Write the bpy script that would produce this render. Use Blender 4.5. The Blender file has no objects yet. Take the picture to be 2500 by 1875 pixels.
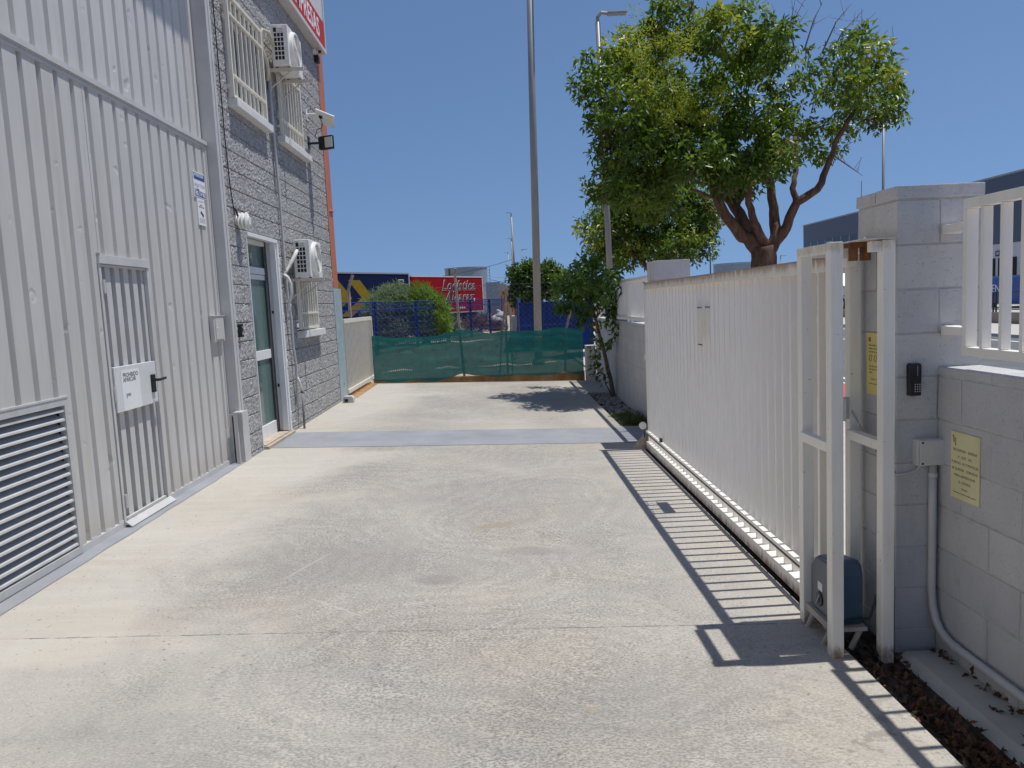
import bpy, bmesh, math, random
import numpy as np
from mathutils import Vector, Matrix, noise
random.seed(7)
R = random.Random(11)
sc = bpy.context.scene
C = sc.collection
PI = math.pi

# ------------------------------------------------------------------ helpers
class MB:
    """collects polygons in world coordinates and links them as ONE mesh object"""
    def __init__(s): s.v = []; s.f = []; s.m = []; s.cur = 0; s.g = []; s.gi = 0; s.hold = False
    def mat(s, i): s.cur = i; return s
    def add(s, vs, fs):
        o = len(s.v); s.v += [tuple(v) for v in vs]
        for f in fs: s.f.append([o + i for i in f]); s.m.append(s.cur); s.g.append(s.gi)
        if not s.hold: s.gi += 1
    def box(s, x0, x1, y0, y1, z0, z1, M=None):
        if x0 > x1: x0, x1 = x1, x0
        if y0 > y1: y0, y1 = y1, y0
        if z0 > z1: z0, z1 = z1, z0
        vs = [(x0,y0,z0),(x1,y0,z0),(x1,y1,z0),(x0,y1,z0),(x0,y0,z1),(x1,y0,z1),(x1,y1,z1),(x0,y1,z1)]
        if M is not None: vs = [M @ Vector(v) for v in vs]
        s.add(vs, [(0,3,2,1),(4,5,6,7),(0,1,5,4),(1,2,6,5),(2,3,7,6),(3,0,4,7)])
        return s
    def obox(s, c, size, M):
        hx, hy, hz = [a/2 for a in size]
        T = Matrix.Translation(c) @ M.to_4x4()
        return s.box(-hx, hx, -hy, hy, -hz, hz, T)
    def quad(s, a, b, c, d): s.add([a,b,c,d], [(0,1,2,3)]); return s
    def tube(s, pts, r, n=10, cap=True):
        pts = [Vector(p) for p in pts]
        rs = r if isinstance(r, (list, tuple)) else [r]*len(pts)
        vs = []; fs = []
        prev = None
        for i, p in enumerate(pts):
            d = (pts[min(i+1, len(pts)-1)] - pts[max(i-1, 0)]).normalized()
            if prev is None:
                u = d.cross(Vector((0,0,1)) if abs(d.z) < .95 else Vector((1,0,0))).normalized()
            else:
                u = (prev - d*prev.dot(d)).normalized()
            prev = u; w = d.cross(u)
            for k in range(n):
                a = 2*PI*k/n
                vs.append(p + (u*math.cos(a) + w*math.sin(a))*rs[i])
        for i in range(len(pts)-1):
            for k in range(n):
                k2 = (k+1) % n
                fs.append((i*n+k, i*n+k2, (i+1)*n+k2, (i+1)*n+k))
        if cap:
            fs.append(tuple(range(n-1, -1, -1))); o = (len(pts)-1)*n
            fs.append(tuple(o+k for k in range(n)))
        s.add(vs, fs); return s
    def prism(s, poly, axis, a, b):
        """poly of 2-D points extruded along an axis: x -> (y,z), y -> (x,z), z -> (x,y)"""
        def P(p, t):
            return (t,p[0],p[1]) if axis == 'x' else (p[0],t,p[1]) if axis == 'y' else (p[0],p[1],t)
        n = len(poly)
        s.add([P(p,a) for p in poly] + [P(p,b) for p in poly],
              [tuple(range(n)), tuple(range(2*n-1, n-1, -1))] + [(i,(i+1)%n,n+(i+1)%n,n+i) for i in range(n)])
        return s
    def lathe(s, c, axis, prof, n=24):
        """prof = [(dist along axis, radius)]"""
        c = Vector(c); d = Vector(axis).normalized()
        u = d.cross(Vector((0,0,1)) if abs(d.z) < .9 else Vector((1,0,0))).normalized(); w = d.cross(u)
        vs = []; fs = []
        for t, r in prof:
            for k in range(n):
                a = 2*PI*k/n; vs.append(c + d*t + (u*math.cos(a)+w*math.sin(a))*max(r, 1e-4))
        for i in range(len(prof)-1):
            for k in range(n): fs.append((i*n+k, i*n+(k+1)%n, (i+1)*n+(k+1)%n, (i+1)*n+k))
        fs.append(tuple(range(n-1,-1,-1))); o = (len(prof)-1)*n; fs.append(tuple(o+k for k in range(n)))
        s.add(vs, fs); return s
    def next(s): s.gi += 1; s.hold = True; return s
    def each(s, name, mats, parent, **k):
        """every primitive (or every group opened with next()) becomes a part of its own"""
        out = []
        for gi in sorted(set(s.g)):
            q = MB(); m = {}
            for f, mi, g in zip(s.f, s.m, s.g):
                if g != gi: continue
                for i in f:
                    if i not in m: m[i] = len(q.v); q.v.append(s.v[i])
                q.f.append([m[i] for i in f]); q.m.append(mi)
            out.append(q.build(name, mats, parent, **k))
        return out
    def build(s, name, mats, parent=None, bevel=0, smooth=False, fix=True, seg=2):
        me = bpy.data.meshes.new(name)
        base = Vector((0,0,0))
        if parent is not None:
            p = parent
            while p.parent: p = p.parent
            base = p.location.copy()
        elif s.v and name not in KEEP:
            xs = [v[0] for v in s.v]; ys = [v[1] for v in s.v]; zs = [v[2] for v in s.v]
            base = Vector(((min(xs)+max(xs))/2, (min(ys)+max(ys))/2, min(zs)))
        me.from_pydata([(v[0]-base.x, v[1]-base.y, v[2]-base.z) for v in s.v], [], s.f)
        if not isinstance(mats, (list, tuple)): mats = [mats]
        for m in mats: me.materials.append(m)
        if any(s.m): me.polygons.foreach_set('material_index', s.m)
        if fix or bevel:
            bm = bmesh.new(); bm.from_mesh(me)
            if fix: bmesh.ops.recalc_face_normals(bm, faces=bm.faces)
            if bevel:
                es = [e for e in bm.edges if len(e.link_faces) == 2 and e.calc_face_angle(0) > .6]
                bmesh.ops.bevel(bm, geom=es, offset=bevel, segments=seg, profile=.6, affect='EDGES', clamp_overlap=True)
            bm.to_mesh(me); bm.free()
        if smooth: me.polygons.foreach_set('use_smooth', [True]*len(me.polygons))
        me.update()
        o = bpy.data.objects.new(name, me); C.objects.link(o)
        if parent is not None: o.parent = parent
        else: o.location = base
        return o
KEEP = {'driveway'}

def tag(o, label, cat=None, group=None, kind=None):
    if label: o['label'] = label
    if cat: o['category'] = cat
    if group: o['group'] = group
    if kind: o['kind'] = kind
    return o
def thing(name, label, cat, loc, group=None):
    o = bpy.data.objects.new(name, None); C.objects.link(o); o.location = loc
    o.empty_display_size = .2
    return tag(o, label, cat, group)
def struct(o, label=None, kind='structure'):
    o['kind'] = kind
    if label: o['label'] = label
    return o
def copy_tree(o, loc, label, parent=None):
    c = o.copy(); C.objects.link(c)
    if parent is None: c.location = loc; c['label'] = label
    else: c.parent = parent
    for ch in list(o.children): copy_tree(ch, None, None, c)
    return c

def text_mesh(name, txt, size, loc, face, mat, parent, align='CENTER', depth=.0015, sx=1., bold=0., line=1., shear=0.):
    """letters as a thin solid lying on a wall; face = direction the lettering looks towards"""
    cu = bpy.data.curves.new(name, 'FONT'); cu.body = txt; cu.size = size
    cu.align_x = align; cu.align_y = 'CENTER'; cu.extrude = depth/2; cu.offset = bold; cu.space_line = line; cu.shear = shear; cu.space_character = 1.12 if shear else 1.
    cu.resolution_u = 3
    o = bpy.data.objects.new(name, cu); C.objects.link(o)
    dg = bpy.context.evaluated_depsgraph_get()
    me = bpy.data.meshes.new_from_object(o.evaluated_get(dg))
    bpy.data.objects.remove(o); bpy.data.curves.remove(cu)
    fx = Vector(face).normalized(); up = Vector((0,0,1)); right = up.cross(fx)
    p = parent
    while p.parent: p = p.parent
    M = Matrix(((right.x, up.x, fx.x, loc[0]-p.location.x),(right.y, up.y, fx.y, loc[1]-p.location.y),
                (right.z, up.z, fx.z, loc[2]-p.location.z),(0,0,0,1)))
    me.transform(M @ Matrix.Diagonal((sx,1,1,1)))
    me.materials.clear(); me.materials.append(mat); me.name = name
    ob = bpy.data.objects.new(name, me); C.objects.link(ob); ob.parent = parent
    return ob

# ------------------------------------------------------------------ materials
MATS = {}
def nodes_of(name):
    m = bpy.data.materials.new(name); m.use_nodes = True
    nt = m.node_tree; b = nt.nodes['Principled BSDF']
    return m, nt, b
class N:
    """tiny node builder"""
    def __init__(s, nt): s.nt = nt; s.tc = nt.nodes.new('ShaderNodeTexCoord')
    def new(s, t, **k):
        n = s.nt.nodes.new(t)
        for a, v in k.items(): setattr(n, a, v)
        return n
    def link(s, a, b): s.nt.links.new(a, b)
    def geo(s): return s.new('ShaderNodeNewGeometry').outputs['Position']
    def mapping(s, src, scale=(1,1,1), rot=(0,0,0), loc=(0,0,0)):
        n = s.new('ShaderNodeMapping'); s.link(src, n.inputs['Vector'])
        n.inputs['Scale'].default_value = scale; n.inputs['Rotation'].default_value = rot; n.inputs['Location'].default_value = loc
        return n.outputs['Vector']
    def noise(s, src, scale, detail=4, rough=.55, dist=0.):
        n = s.new('ShaderNodeTexNoise'); s.link(src, n.inputs['Vector'])
        n.inputs['Scale'].default_value = scale; n.inputs['Detail'].default_value = detail
        n.inputs['Roughness'].default_value = rough; n.inputs['Distortion'].default_value = dist
        return n.outputs['Fac']
    def ramp(s, src, stops):
        n = s.new('ShaderNodeValToRGB'); s.link(src, n.inputs['Fac'])
        el = n.color_ramp.elements
        while len(el) < len(stops): el.new(.5)
        for e, (p, c) in zip(el, stops):
            e.position = p; e.color = (c, c, c, 1) if not isinstance(c, tuple) else (*c, 1)
        return n.outputs['Color']
    def mix(s, fac, a, b, mode='MIX'):
        n = s.new('ShaderNodeMix', data_type='RGBA', blend_type=mode)
        for sock, v in ((n.inputs[0], fac), (n.inputs[6], a), (n.inputs[7], b)):
            if hasattr(v, 'is_linked'): s.link(v, sock)
            elif isinstance(v, tuple): sock.default_value = (*v, 1)
            else: sock.default_value = v
        return n.outputs[2]
    def math(s, op, a, b=0., c=None):
        n = s.new('ShaderNodeMath', operation=op)
        for i, v in enumerate((a, b) if c is None else (a, b, c)):
            if hasattr(v, 'is_linked'): s.link(v, n.inputs[i])
            else: n.inputs[i].default_value = v
        return n.outputs[0]
    def sep(s, src):
        n = s.new('ShaderNodeSeparateXYZ'); s.link(src, n.inputs[0]); return n.outputs
    def bump(s, h, strength, dist=.01, prev=None):
        n = s.new('ShaderNodeBump'); s.link(h, n.inputs['Height'])
        n.inputs['Strength'].default_value = strength; n.inputs['Distance'].default_value = dist
        if prev is not None: s.link(prev, n.inputs['Normal'])
        return n.outputs['Normal']

def paint(name, col, rough=.5, var=.12, nscale=6., bump=.05, bscale=60., metal=0., dirt=None, spec=.5, stretch=(1,1,1)):
    if name in MATS: return MATS[name]
    m, nt, b = nodes_of(name); n = N(nt)
    p = n.mapping(n.geo(), stretch)
    a = n.noise(p, nscale, 5, .6)
    dark = tuple(c*(1-var) for c in col); lite = tuple(min(1, c*(1+var)) for c in col)
    c = n.mix(n.ramp(a, [(.3, 0.), (.7, 1.)]), dark, lite)
    if dirt:
        dcol, amt, ds = dirt
        d = n.noise(n.mapping(n.geo(), (ds[0], ds[1], ds[2])), 1., 6, .65)
        c = n.mix(n.ramp(d, [(.55, 0.), (.55+.25, amt)]), c, dcol)
    n.link(c, b.inputs['Base Color'])
    b.inputs['Roughness'].default_value = rough; b.inputs['Metallic'].default_value = metal
    b.inputs['Specular IOR Level'].default_value = spec
    if bump:
        n.link(n.bump(n.noise(n.geo(), bscale, 4, .6), bump, .01), b.inputs['Normal'])
    MATS[name] = m; return m

def cladding(name, col):
    m, nt, b = nodes_of(name); n = N(nt); P = n.geo(); z = n.sep(P)[2]
    a = n.noise(n.mapping(P, (3,3,1)), 1., 4, .6); st = n.noise(n.mapping(P, (9,9,.5)), 1., 6, .65)
    c = n.mix(n.ramp(a, [(.3, 0.), (.7, 1.)]), tuple(x*.94 for x in col), tuple(x*1.05 for x in col))
    c = n.mix(n.ramp(st, [(.50, 0.), (.75, .55)]), c, (col[0]*.80,col[1]*.78,col[2]*.74))
    sp = n.math('MULTIPLY', n.ramp(n.math('ADD', z, n.math('MULTIPLY', n.noise(n.mapping(P, (7,7,2)), 1., 5, .7), .45)), [(.22, 1.), (.55, 0.)]), n.noise(P, 45., 4, .7))
    c = n.mix(n.math('MULTIPLY', sp, .9), c, (.40,.36,.29))
    sc_ = n.noise(n.mapping(P, (30,30,3), rot=(.5,0,0)), 1., 3, .6)
    c = n.mix(n.ramp(sc_, [(.66, 0.), (.72, .35)]), c, tuple(x*.72 for x in col))
    n.link(c, b.inputs['Base Color']); b.inputs['Roughness'].default_value = .48
    dent = n.noise(n.mapping(P, loc=(4,2,7)), 5.5, 2, .4)
    h = n.math('ADD', n.math('MULTIPLY', n.noise(n.mapping(P, (2,2.2,.8)), 1., 3, .5), 1.6), n.math('MULTIPLY', n.ramp(dent, [(.70, 0.), (.80, 1.)]), -.8))
    n.link(n.bump(n.noise(P, 60., 3), .03, .01, n.bump(h, .35, .03)), b.inputs['Normal'])
    MATS[name] = m; return m
M_clad   = cladding('grey_cladding_paint', (.555,.538,.512)); M_clad2 = cladding('grey_upper_cladding_paint', (.58,.566,.545))
M_trimp  = paint('grey_trim_paint', (.55,.54,.525), .45, .07, 5., .02, 40.)
M_plate  = paint('pale_grey_plate_paint', (.66,.66,.655), .4, .05, 5., .02, 40.)
M_louv   = paint('louvre_paint', (.50,.50,.49), .5, .08, 8., .02, 40., dirt=((.30,.28,.25), .6, (9,9,3)))
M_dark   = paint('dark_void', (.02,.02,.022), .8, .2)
M_white  = paint('white_gate_paint', (.87,.84,.775), .45, .04, 5., .03, 60., dirt=((.62,.55,.42), .35, (6,6,1.2)))
M_cream  = paint('cream_grille_paint', (.78,.74,.63), .5, .08, 8., .03, 60.)
M_plastic= paint('white_plastic', (.80,.79,.76), .4, .04, 8., .0)
M_acbody = paint('off_white_unit_paint', (.78,.765,.72), .45, .06, 7., .02, 60., dirt=((.50,.42,.32), .5, (9,9,5)))
M_paper  = paint('white_paper', (.78,.78,.78), .6, .03, 8., .0)
M_yel    = paint('yellow_sheet', (.72,.62,.20), .45, .05, 6., .0)
M_pyel   = paint('pale_yellow_sheet', (.74,.68,.38), .45, .08, 6., .0)
M_black  = paint('black_plastic', (.012,.012,.014), .4, .2)
M_grp    = paint('grey_plastic', (.56,.555,.54), .45, .06, 9., .0)
M_pipe   = paint('grey_pipe', (.52,.515,.51), .45, .06, 9., .0)
M_blue   = paint('sign_blue', (.03,.08,.26), .4, .05)
M_red    = paint('sign_red', (.54,.030,.022), .55, .05, spec=.2)
M_wtext  = paint('white_lettering', (.8,.8,.8), .5, .02, 5., 0.)
M_ktext  = paint('black_lettering', (.02,.02,.025), .5, .02, 5., 0.)
M_gtext  = paint('grey_lettering', (.25,.25,.28), .5, .02, 5., 0.)
M_orange = paint('orange_column_paint', (.52,.155,.05), .45, .07, 4., .02, 50.)
M_galv   = paint('galvanised_steel', (.36,.44,.46), .5, .14, 9., .02, 50.)
M_sill   = paint('concrete_sill', (.70,.69,.67), .7, .1, 12., .2, 90.)
M_motor  = paint('motor_blue_grey', (.045,.085,.135), .4, .08, 8., .02)
M_motor2 = paint('motor_grey', (.10,.115,.14), .4, .08, 8., .02)
M_rust   = paint('rusty_steel', (.17,.075,.03), .8, .5, 9., .3, 40.)
M_rail   = paint('dark_track_steel', (.06,.05,.045), .7, .3, 20., .2, 60.)
M_frame  = paint('white_aluminium', (.80,.80,.79), .35, .04, 6., .0)
M_door   = paint('grey_wicket_paint', (.55,.54,.52), .45, .06, 4., .02, 40.)
M_pole   = paint('galvanised_pole', (.29,.29,.28), .5, .12, 5., .03, 40., metal=.2, stretch=(1,1,.3))
M_wire   = paint('fence_wire', (.13,.14,.15), .7, .1, spec=.2)
M_postr  = paint('weathered_post', (.40,.33,.27), .8, .3, 9., .2, 40., dirt=((.24,.12,.06), .8, (9,9,3)))
M_navy   = paint('navy_tarpaulin', (.004,.011,.055), .75, .15, 3., spec=.15)
M_chev   = paint('yellow_chevron', (.24,.175,.018), .7, .1, spec=.1)
M_redt   = paint('red_trailer_paint', (.27,.005,.010), .7, .06, 2., spec=.1)
M_grey   = paint('mid_grey_paint', (.30,.31,.32), .5, .1)
M_tank   = paint('tank_steel', (.26,.31,.36), .5, .1, 1.5, metal=.2)
M_bfence = paint('blue_fence_paint', (.010,.040,.20), .6, .1, spec=.2)
M_hoard  = paint('blue_hoarding_paint', (.010,.038,.20), .6, .2, 2., spec=.2)
M_bark   = paint('bark', (.125,.072,.046), .92, .5, 16., 1., 26., stretch=(1,1,.3), dirt=((.20,.13,.09), .7, (9,9,4)))
M_bark2  = paint('sapling_bark', (.19,.15,.11), .9, .3, 14., .5, 60., stretch=(1,1,.35))
M_twig   = paint('dry_twig', (.22,.16,.12), .9, .2)
M_terra  = paint('terracotta_wall', (.52,.24,.11), .8, .1, 1.)
M_ware   = paint('dark_blue_cladding', (.075,.095,.135), .5, .07, 2., stretch=(1,1,8))
M_wlow   = paint('white_render', (.62,.62,.61), .7, .06, 2.)
M_glassd = paint('dark_window', (.03,.035,.04), .15, .1)
M_tyre   = paint('tyre_rubber', (.02,.02,.02), .8, .2)
M_van    = paint('white_vehicle_paint', (.72,.73,.75), .25, .03)
M_sand   = paint('sandbag_canvas', (.46,.38,.29), .9, .15, 20., .3, 120.)
M_brown  = paint('brown_retaining_wall', (.30,.25,.20), .85, .12, 3., .2)
M_rubble = paint('white_rubble_sack', (.66,.65,.64), .8, .1, 9., .3, 30.)
M_asph   = paint('asphalt', (.13,.135,.14), .9, .15, 3., .3, 150.)
M_line   = paint('white_road_paint', (.72,.72,.70), .7, .05)
M_lane   = paint('red_lane_paint', (.52,.10,.09), .8, .08, 3., .2, 150.)
M_pave   = paint('pale_paving', (.50,.47,.43), .85, .1, 5., .2, 90.)
M_kerb   = paint('pale_kerb', (.56,.54,.50), .85, .08, 5., .2, 90.)
M_soil   = paint('dark_soil', (.055,.042,.032), .95, .4, 12., .8, 60.)
M_band   = paint('blue_grey_floor_paint', (.275,.288,.312), .7, .12, 2.5, .15, 90., dirt=((.35,.34,.31), .7, (3,1.5,3)))
M_strip  = paint('pale_concrete_strip', (.46,.445,.39), .85, .14, 5., .3, 80., dirt=((.24,.22,.18), .6, (5,5,5)))
M_sat    = paint('lamp_diffuser', (.62,.63,.56), .3, .03)

def m_concrete():
    m, nt, b = nodes_of('brushed_concrete'); n = N(nt); P = n.geo()
    big = n.noise(P, .55, 4, .55, .4)
    mid = n.noise(P, 2.6, 5, .6, .6)
    fine = n.noise(P, 38., 4, .65)
    grit = n.noise(n.mapping(P, (1,1.7,1)), 70., 3, .6)
    # trowel swirls: arcs about scattered centres
    wob = n.new('ShaderNodeVectorMath', operation='ADD')
    nz = n.new('ShaderNodeTexNoise'); n.link(P, nz.inputs['Vector']); nz.inputs['Scale'].default_value = 1.3; nz.inputs['Detail'].default_value = 2
    sc_ = n.new('ShaderNodeVectorMath', operation='SCALE'); n.link(nz.outputs['Color'], sc_.inputs[0]); sc_.inputs['Scale'].default_value = .55
    n.link(P, wob.inputs[0]); n.link(sc_.outputs[0], wob.inputs[1])
    vo = n.new('ShaderNodeTexVoronoi', feature='SMOOTH_F1'); n.link(wob.outputs[0], vo.inputs['Vector'])
    vo.inputs['Scale'].default_value = .62; vo.inputs['Smoothness'].default_value = .35
    ring = n.math('SINE', n.math('ADD', n.math('MULTIPLY', vo.outputs['Distance'], 95.), n.math('MULTIPLY', mid, 9.)))
    ring = n.math('MULTIPLY_ADD', ring, .5, .5)
    yx = n.sep(P)
    # the edges along the wall and the gate are smooth and clean, the wheel tracks between are rough and dirty
    ex = n.math('ADD', yx[0], n.math('MULTIPLY', n.math('SUBTRACT', big, .5), 2.6))
    inner = n.math('MULTIPLY', n.ramp(n.math('MULTIPLY_ADD', ex, .25, .75), [(.22, .10), (.42, 1.)]), n.ramp(n.math('MULTIPLY_ADD', ex, .25, .5), [(.72, 1.), (.86, .35)]))
    worn = n.math('MULTIPLY', inner, n.ramp(n.math('ADD', n.math('MULTIPLY', big, .70), n.math('MULTIPLY', mid, .40)), [(.40, .30), (.68, 1.)]))
    c = n.mix(n.ramp(big, [(.35, 0.), (.65, 1.)]), (.470,.442,.392), (.445,.418,.375))
    c = n.mix(n.ramp(mid, [(.35, 0.), (.7, 1.)]), c, (.490,.460,.408))
    warm = n.noise(n.mapping(P, (1,1,1), loc=(7,3,0)), .8, 4, .6)
    c = n.mix(n.ramp(warm, [(.50, 0.), (.72, .6)]), c, (.47,.40,.315))
    pink = n.noise(n.mapping(P, (1,1,1), loc=(27,13,0)), 2.1, 4, .6)
    c = n.mix(n.ramp(pink, [(.55, 0.), (.75, .5)]), c, (.43,.375,.35))
    streak = n.noise(n.mapping(P, (.9,9,1), loc=(2,5,0)), 1., 5, .65)
    c = n.mix(n.math('MULTIPLY', n.math('SUBTRACT', 1., inner), n.ramp(streak, [(.46, 0.), (.72, .6)])), c, (.54,.515,.455))
    rough = n.ramp(grit, [(.44, 1.), (.57, 0.)])
    c = n.mix(n.math('MULTIPLY', n.math('MULTIPLY', worn, rough), .85), c, (.17,.162,.15))
    lite = n.ramp(n.noise(n.mapping(P, (1,1.7,1), loc=(5,5,0)), 62., 3, .6), [(.54, 0.), (.64, 1.)])
    c = n.mix(n.math('MULTIPLY', n.math('MULTIPLY', worn, lite), .75), c, (.58,.56,.515))
    c = n.mix(n.math('MULTIPLY', n.math('MULTIPLY', worn, ring), .30), c, (.23,.22,.205))
    pit = n.noise(n.mapping(P, (1,1,1), loc=(3,9,0)), 46., 2, .5)
    c = n.mix(n.ramp(pit, [(.68, 0.), (.72, .7)]), c, (.15,.14,.13))
    blot = n.noise(n.mapping(P, (1,1.4,1), loc=(13,2,0)), 8.5, 4, .65)
    nearr = n.math('MULTIPLY', n.ramp(n.math('MULTIPLY_ADD', yx[0], .5, .2), [(.45, .15), (.8, 1.)]), n.ramp(n.math('MULTIPLY', yx[1], .1), [(.25, 1.), (.36, .1)]))
    c = n.mix(n.math('MULTIPLY', nearr, n.ramp(blot, [(.56, 0.), (.61, .75)])), c, (.24,.225,.20))
    dark = n.noise(n.mapping(P, (.7,1.2,1), loc=(1,22,0)), 1.3, 5, .6)
    c = n.mix(n.math('MULTIPLY', inner, n.ramp(dark, [(.42, 0.), (.78, .36)])), c, (.25,.24,.23))
    def cloud(x0, y0, ax, ay, amt, c):
        q = n.sep(n.mapping(P, loc=(-x0,-y0,0)))
        r = n.math('ADD', n.math('POWER', n.math('ABSOLUTE', n.math('DIVIDE', q[0], ax)), 2.), n.math('POWER', n.math('ABSOLUTE', n.math('DIVIDE', q[1], ay)), 2.))
        r = n.math('ADD', r, n.math('MULTIPLY', n.math('SUBTRACT', mid, .5), 2.2))
        g2 = n.ramp(n.noise(n.mapping(P, (1,1.6,1), loc=(x0,3,0)), 85., 3, .65), [(.40, 1.), (.60, .25)])
        return n.mix(n.math('MULTIPLY', n.ramp(r, [(.15, amt), (1.2, 0.)]), g2), c, (.205,.197,.187))
    c = cloud(-1.05, 4.75, .95, .75, .55, c)
    c = cloud(-1.9, 3.1, .7, .5, .42, c)
    c = cloud(-1.55, 2.65, .8, .35, .50, c)
    c = cloud(.25, 2.9, .7, .4, .35, c)
    c = cloud(.1, 6.4, 1.1, .9, .28, c)
    # one brown scuff and two pale scratches
    def spot(x0, y0, ax, ay, ang, col, amt, c):
        q = n.sep(n.mapping(n.mapping(P, loc=(-x0,-y0,0)), rot=(0,0,ang)))
        wob = n.math('MULTIPLY', n.math('SUBTRACT', n.noise(P, 7., 3), .5), .9)
        r = n.math('ADD', n.math('ADD', n.math('POWER', n.math('ABSOLUTE', n.math('DIVIDE', q[0], ax)), 2.), n.math('POWER', n.math('ABSOLUTE', n.math('DIVIDE', q[1], ay)), 2.)), wob)
        return n.mix(n.ramp(r, [(.25, amt), (1., 0.)]), c, col)
    c = spot(-.12, 5.55, .22, .07, -.5, (.32,.25,.17), .55, c)
    c = spot(.15, 4.95, .28, .10, .1, (.25,.235,.22), .5, c)
    c = spot(-.45, 4.45, .16, .10, 0., (.22,.21,.20), .5, c)
    c = spot(-1.28, 4.75, .012, .33, .35, (.52,.50,.465), .35, c)
    c = spot(-.95, 4.05, .012, .30, -.9, (.54,.52,.48), .35, c)
    c = spot(.30, 2.95, .05, .03, 0., (.38,.30,.19), .45, c)
    # hairline cracks, only here and there
    cw = n.new('ShaderNodeVectorMath', operation='ADD'); cn = n.new('ShaderNodeTexNoise'); n.link(P, cn.inputs['Vector']); cn.inputs['Scale'].default_value = 2.2; cn.inputs['Detail'].default_value = 5
    cs_ = n.new('ShaderNodeVectorMath', operation='SCALE'); n.link(cn.outputs['Color'], cs_.inputs[0]); cs_.inputs['Scale'].default_value = .5
    n.link(P, cw.inputs[0]); n.link(cs_.outputs[0], cw.inputs[1])
    cv = n.new('ShaderNodeTexVoronoi', feature='DISTANCE_TO_EDGE'); n.link(cw.outputs[0], cv.inputs['Vector']); cv.inputs['Scale'].default_value = .42
    crk = n.math('MULTIPLY', n.ramp(cv.outputs['Distance'], [(.0006, 1.), (.0020, 0.)]), n.ramp(n.noise(n.mapping(P, loc=(40,2,0)), .6, 3), [(.56, 0.), (.64, .5)]))
    c = n.mix(crk, c, (.17,.16,.15))
    # saw-cut joints across the drive
    wy = n.math('ADD', yx[1], n.math('MULTIPLY', n.math('SUBTRACT', n.noise(P, 9., 3), .5), .014))
    for yj, w in ((3.735, .006), (-1.2, .006), (12.9, .005)):
        d = n.math('ABSOLUTE', n.math('SUBTRACT', wy, yj))
        lt = n.math('LESS_THAN', d, w)
        c = n.mix(n.math('MULTIPLY', lt, n.ramp(n.noise(P, 16., 2), [(.38, .15), (.6, .85)])), c, (.16,.155,.15))
    n.link(c, b.inputs['Base Color']); b.inputs['Roughness'].default_value = .88
    b.inputs['Specular IOR Level'].default_value = .25
    h = n.math('ADD', n.math('MULTIPLY', n.math('MULTIPLY', ring, worn), .5), n.math('MULTIPLY', n.math('MULTIPLY', grit, worn), 1.4))
    h = n.math('ADD', h, n.math('MULTIPLY', fine, .5))
    n.link(n.bump(h, .75, .007), b.inputs['Normal'])
    return m
M_conc = m_concrete()

def m_splitface():
    m, nt, b = nodes_of('split_face_block'); n = N(nt); P = n.geo()
    a = n.noise(P, 22., 5, .75); c1 = n.noise(P, 60., 3, .7); l = n.noise(P, 2.2, 3, .6)
    c = n.mix(n.ramp(a, [(.36, 0.), (.62, 1.)]), (.19,.19,.193), (.40,.395,.39))
    c = n.mix(n.ramp(c1, [(.48, 0.), (.64, .75)]), c, (.68,.675,.665))
    c = n.mix(n.ramp(c1, [(.32, .9), (.45, 0.)]), c, (.15,.15,.155))
    c = n.mix(n.math('MULTIPLY', l, .22), c, (.33,.31,.28))
    n.link(c, b.inputs['Base Color']); b.inputs['Roughness'].default_value = .95; b.inputs['Specular IOR Level'].default_value = .2
    n.link(n.bump(n.math('ADD', a, c1), .6, .012), b.inputs['Normal'])
    return m
M_split = m_splitface()

def m_block(name, col):
    m, nt, b = nodes_of(name); n = N(nt); P = n.geo()
    a = n.noise(P, 3., 5, .6); f = n.noise(P, 130., 3, .65); s_ = n.noise(n.mapping(P, (5,5,.7)), 1., 6, .65)
    g = n.noise(P, 38., 4, .6); pr = n.noise(n.mapping(P, loc=(3,1,8)), 75., 2, .5); bl = n.noise(n.mapping(P, loc=(9,4,2)), 9., 5, .65)
    c = n.mix(n.ramp(a, [(.3, 0.), (.7, 1.)]), tuple(x*.90 for x in col), tuple(x*1.06 for x in col))
    c = n.mix(n.ramp(s_, [(.54, 0.), (.74, .5)]), c, (col[0]*.66,col[1]*.63,col[2]*.58))
    c = n.mix(n.ramp(bl, [(.60, 0.), (.72, .45)]), c, (col[0]*.72,col[1]*.70,col[2]*.66))
    c = n.mix(n.ramp(pr, [(.68, 0.), (.74, .35)]), c, tuple(x*.55 for x in col))
    c = n.mix(n.ramp(f, [(.30, .35), (.42, 0.)]), c, tuple(x*.6 for x in col))
    n.link(c, b.inputs['Base Color']); b.inputs['Roughness'].default_value = .78; b.inputs['Specular IOR Level'].default_value = .25
    hh = n.math('ADD', n.math('MULTIPLY', f, .5), n.math('ADD', g, n.ramp(pr, [(.64, 0.), (.72, -1.)]) if False else n.math('MULTIPLY', n.ramp(pr, [(.64, 0.), (.72, 1.)]), -1.)))
    n.link(n.bump(hh, .55, .006), b.inputs['Normal'])
    return m
M_block = m_block('grey_painted_block', (.53,.53,.535))
M_blockb = m_block('grey_painted_block_b', (.565,.56,.555)); M_blockc = m_block('grey_painted_block_c', (.50,.50,.51))
M_joint = paint('painted_mortar', (.47,.465,.46), .85, .15, 20., .3, 80.)
M_block2 = m_block('pale_grey_painted_block', (.56,.55,.54))

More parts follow.
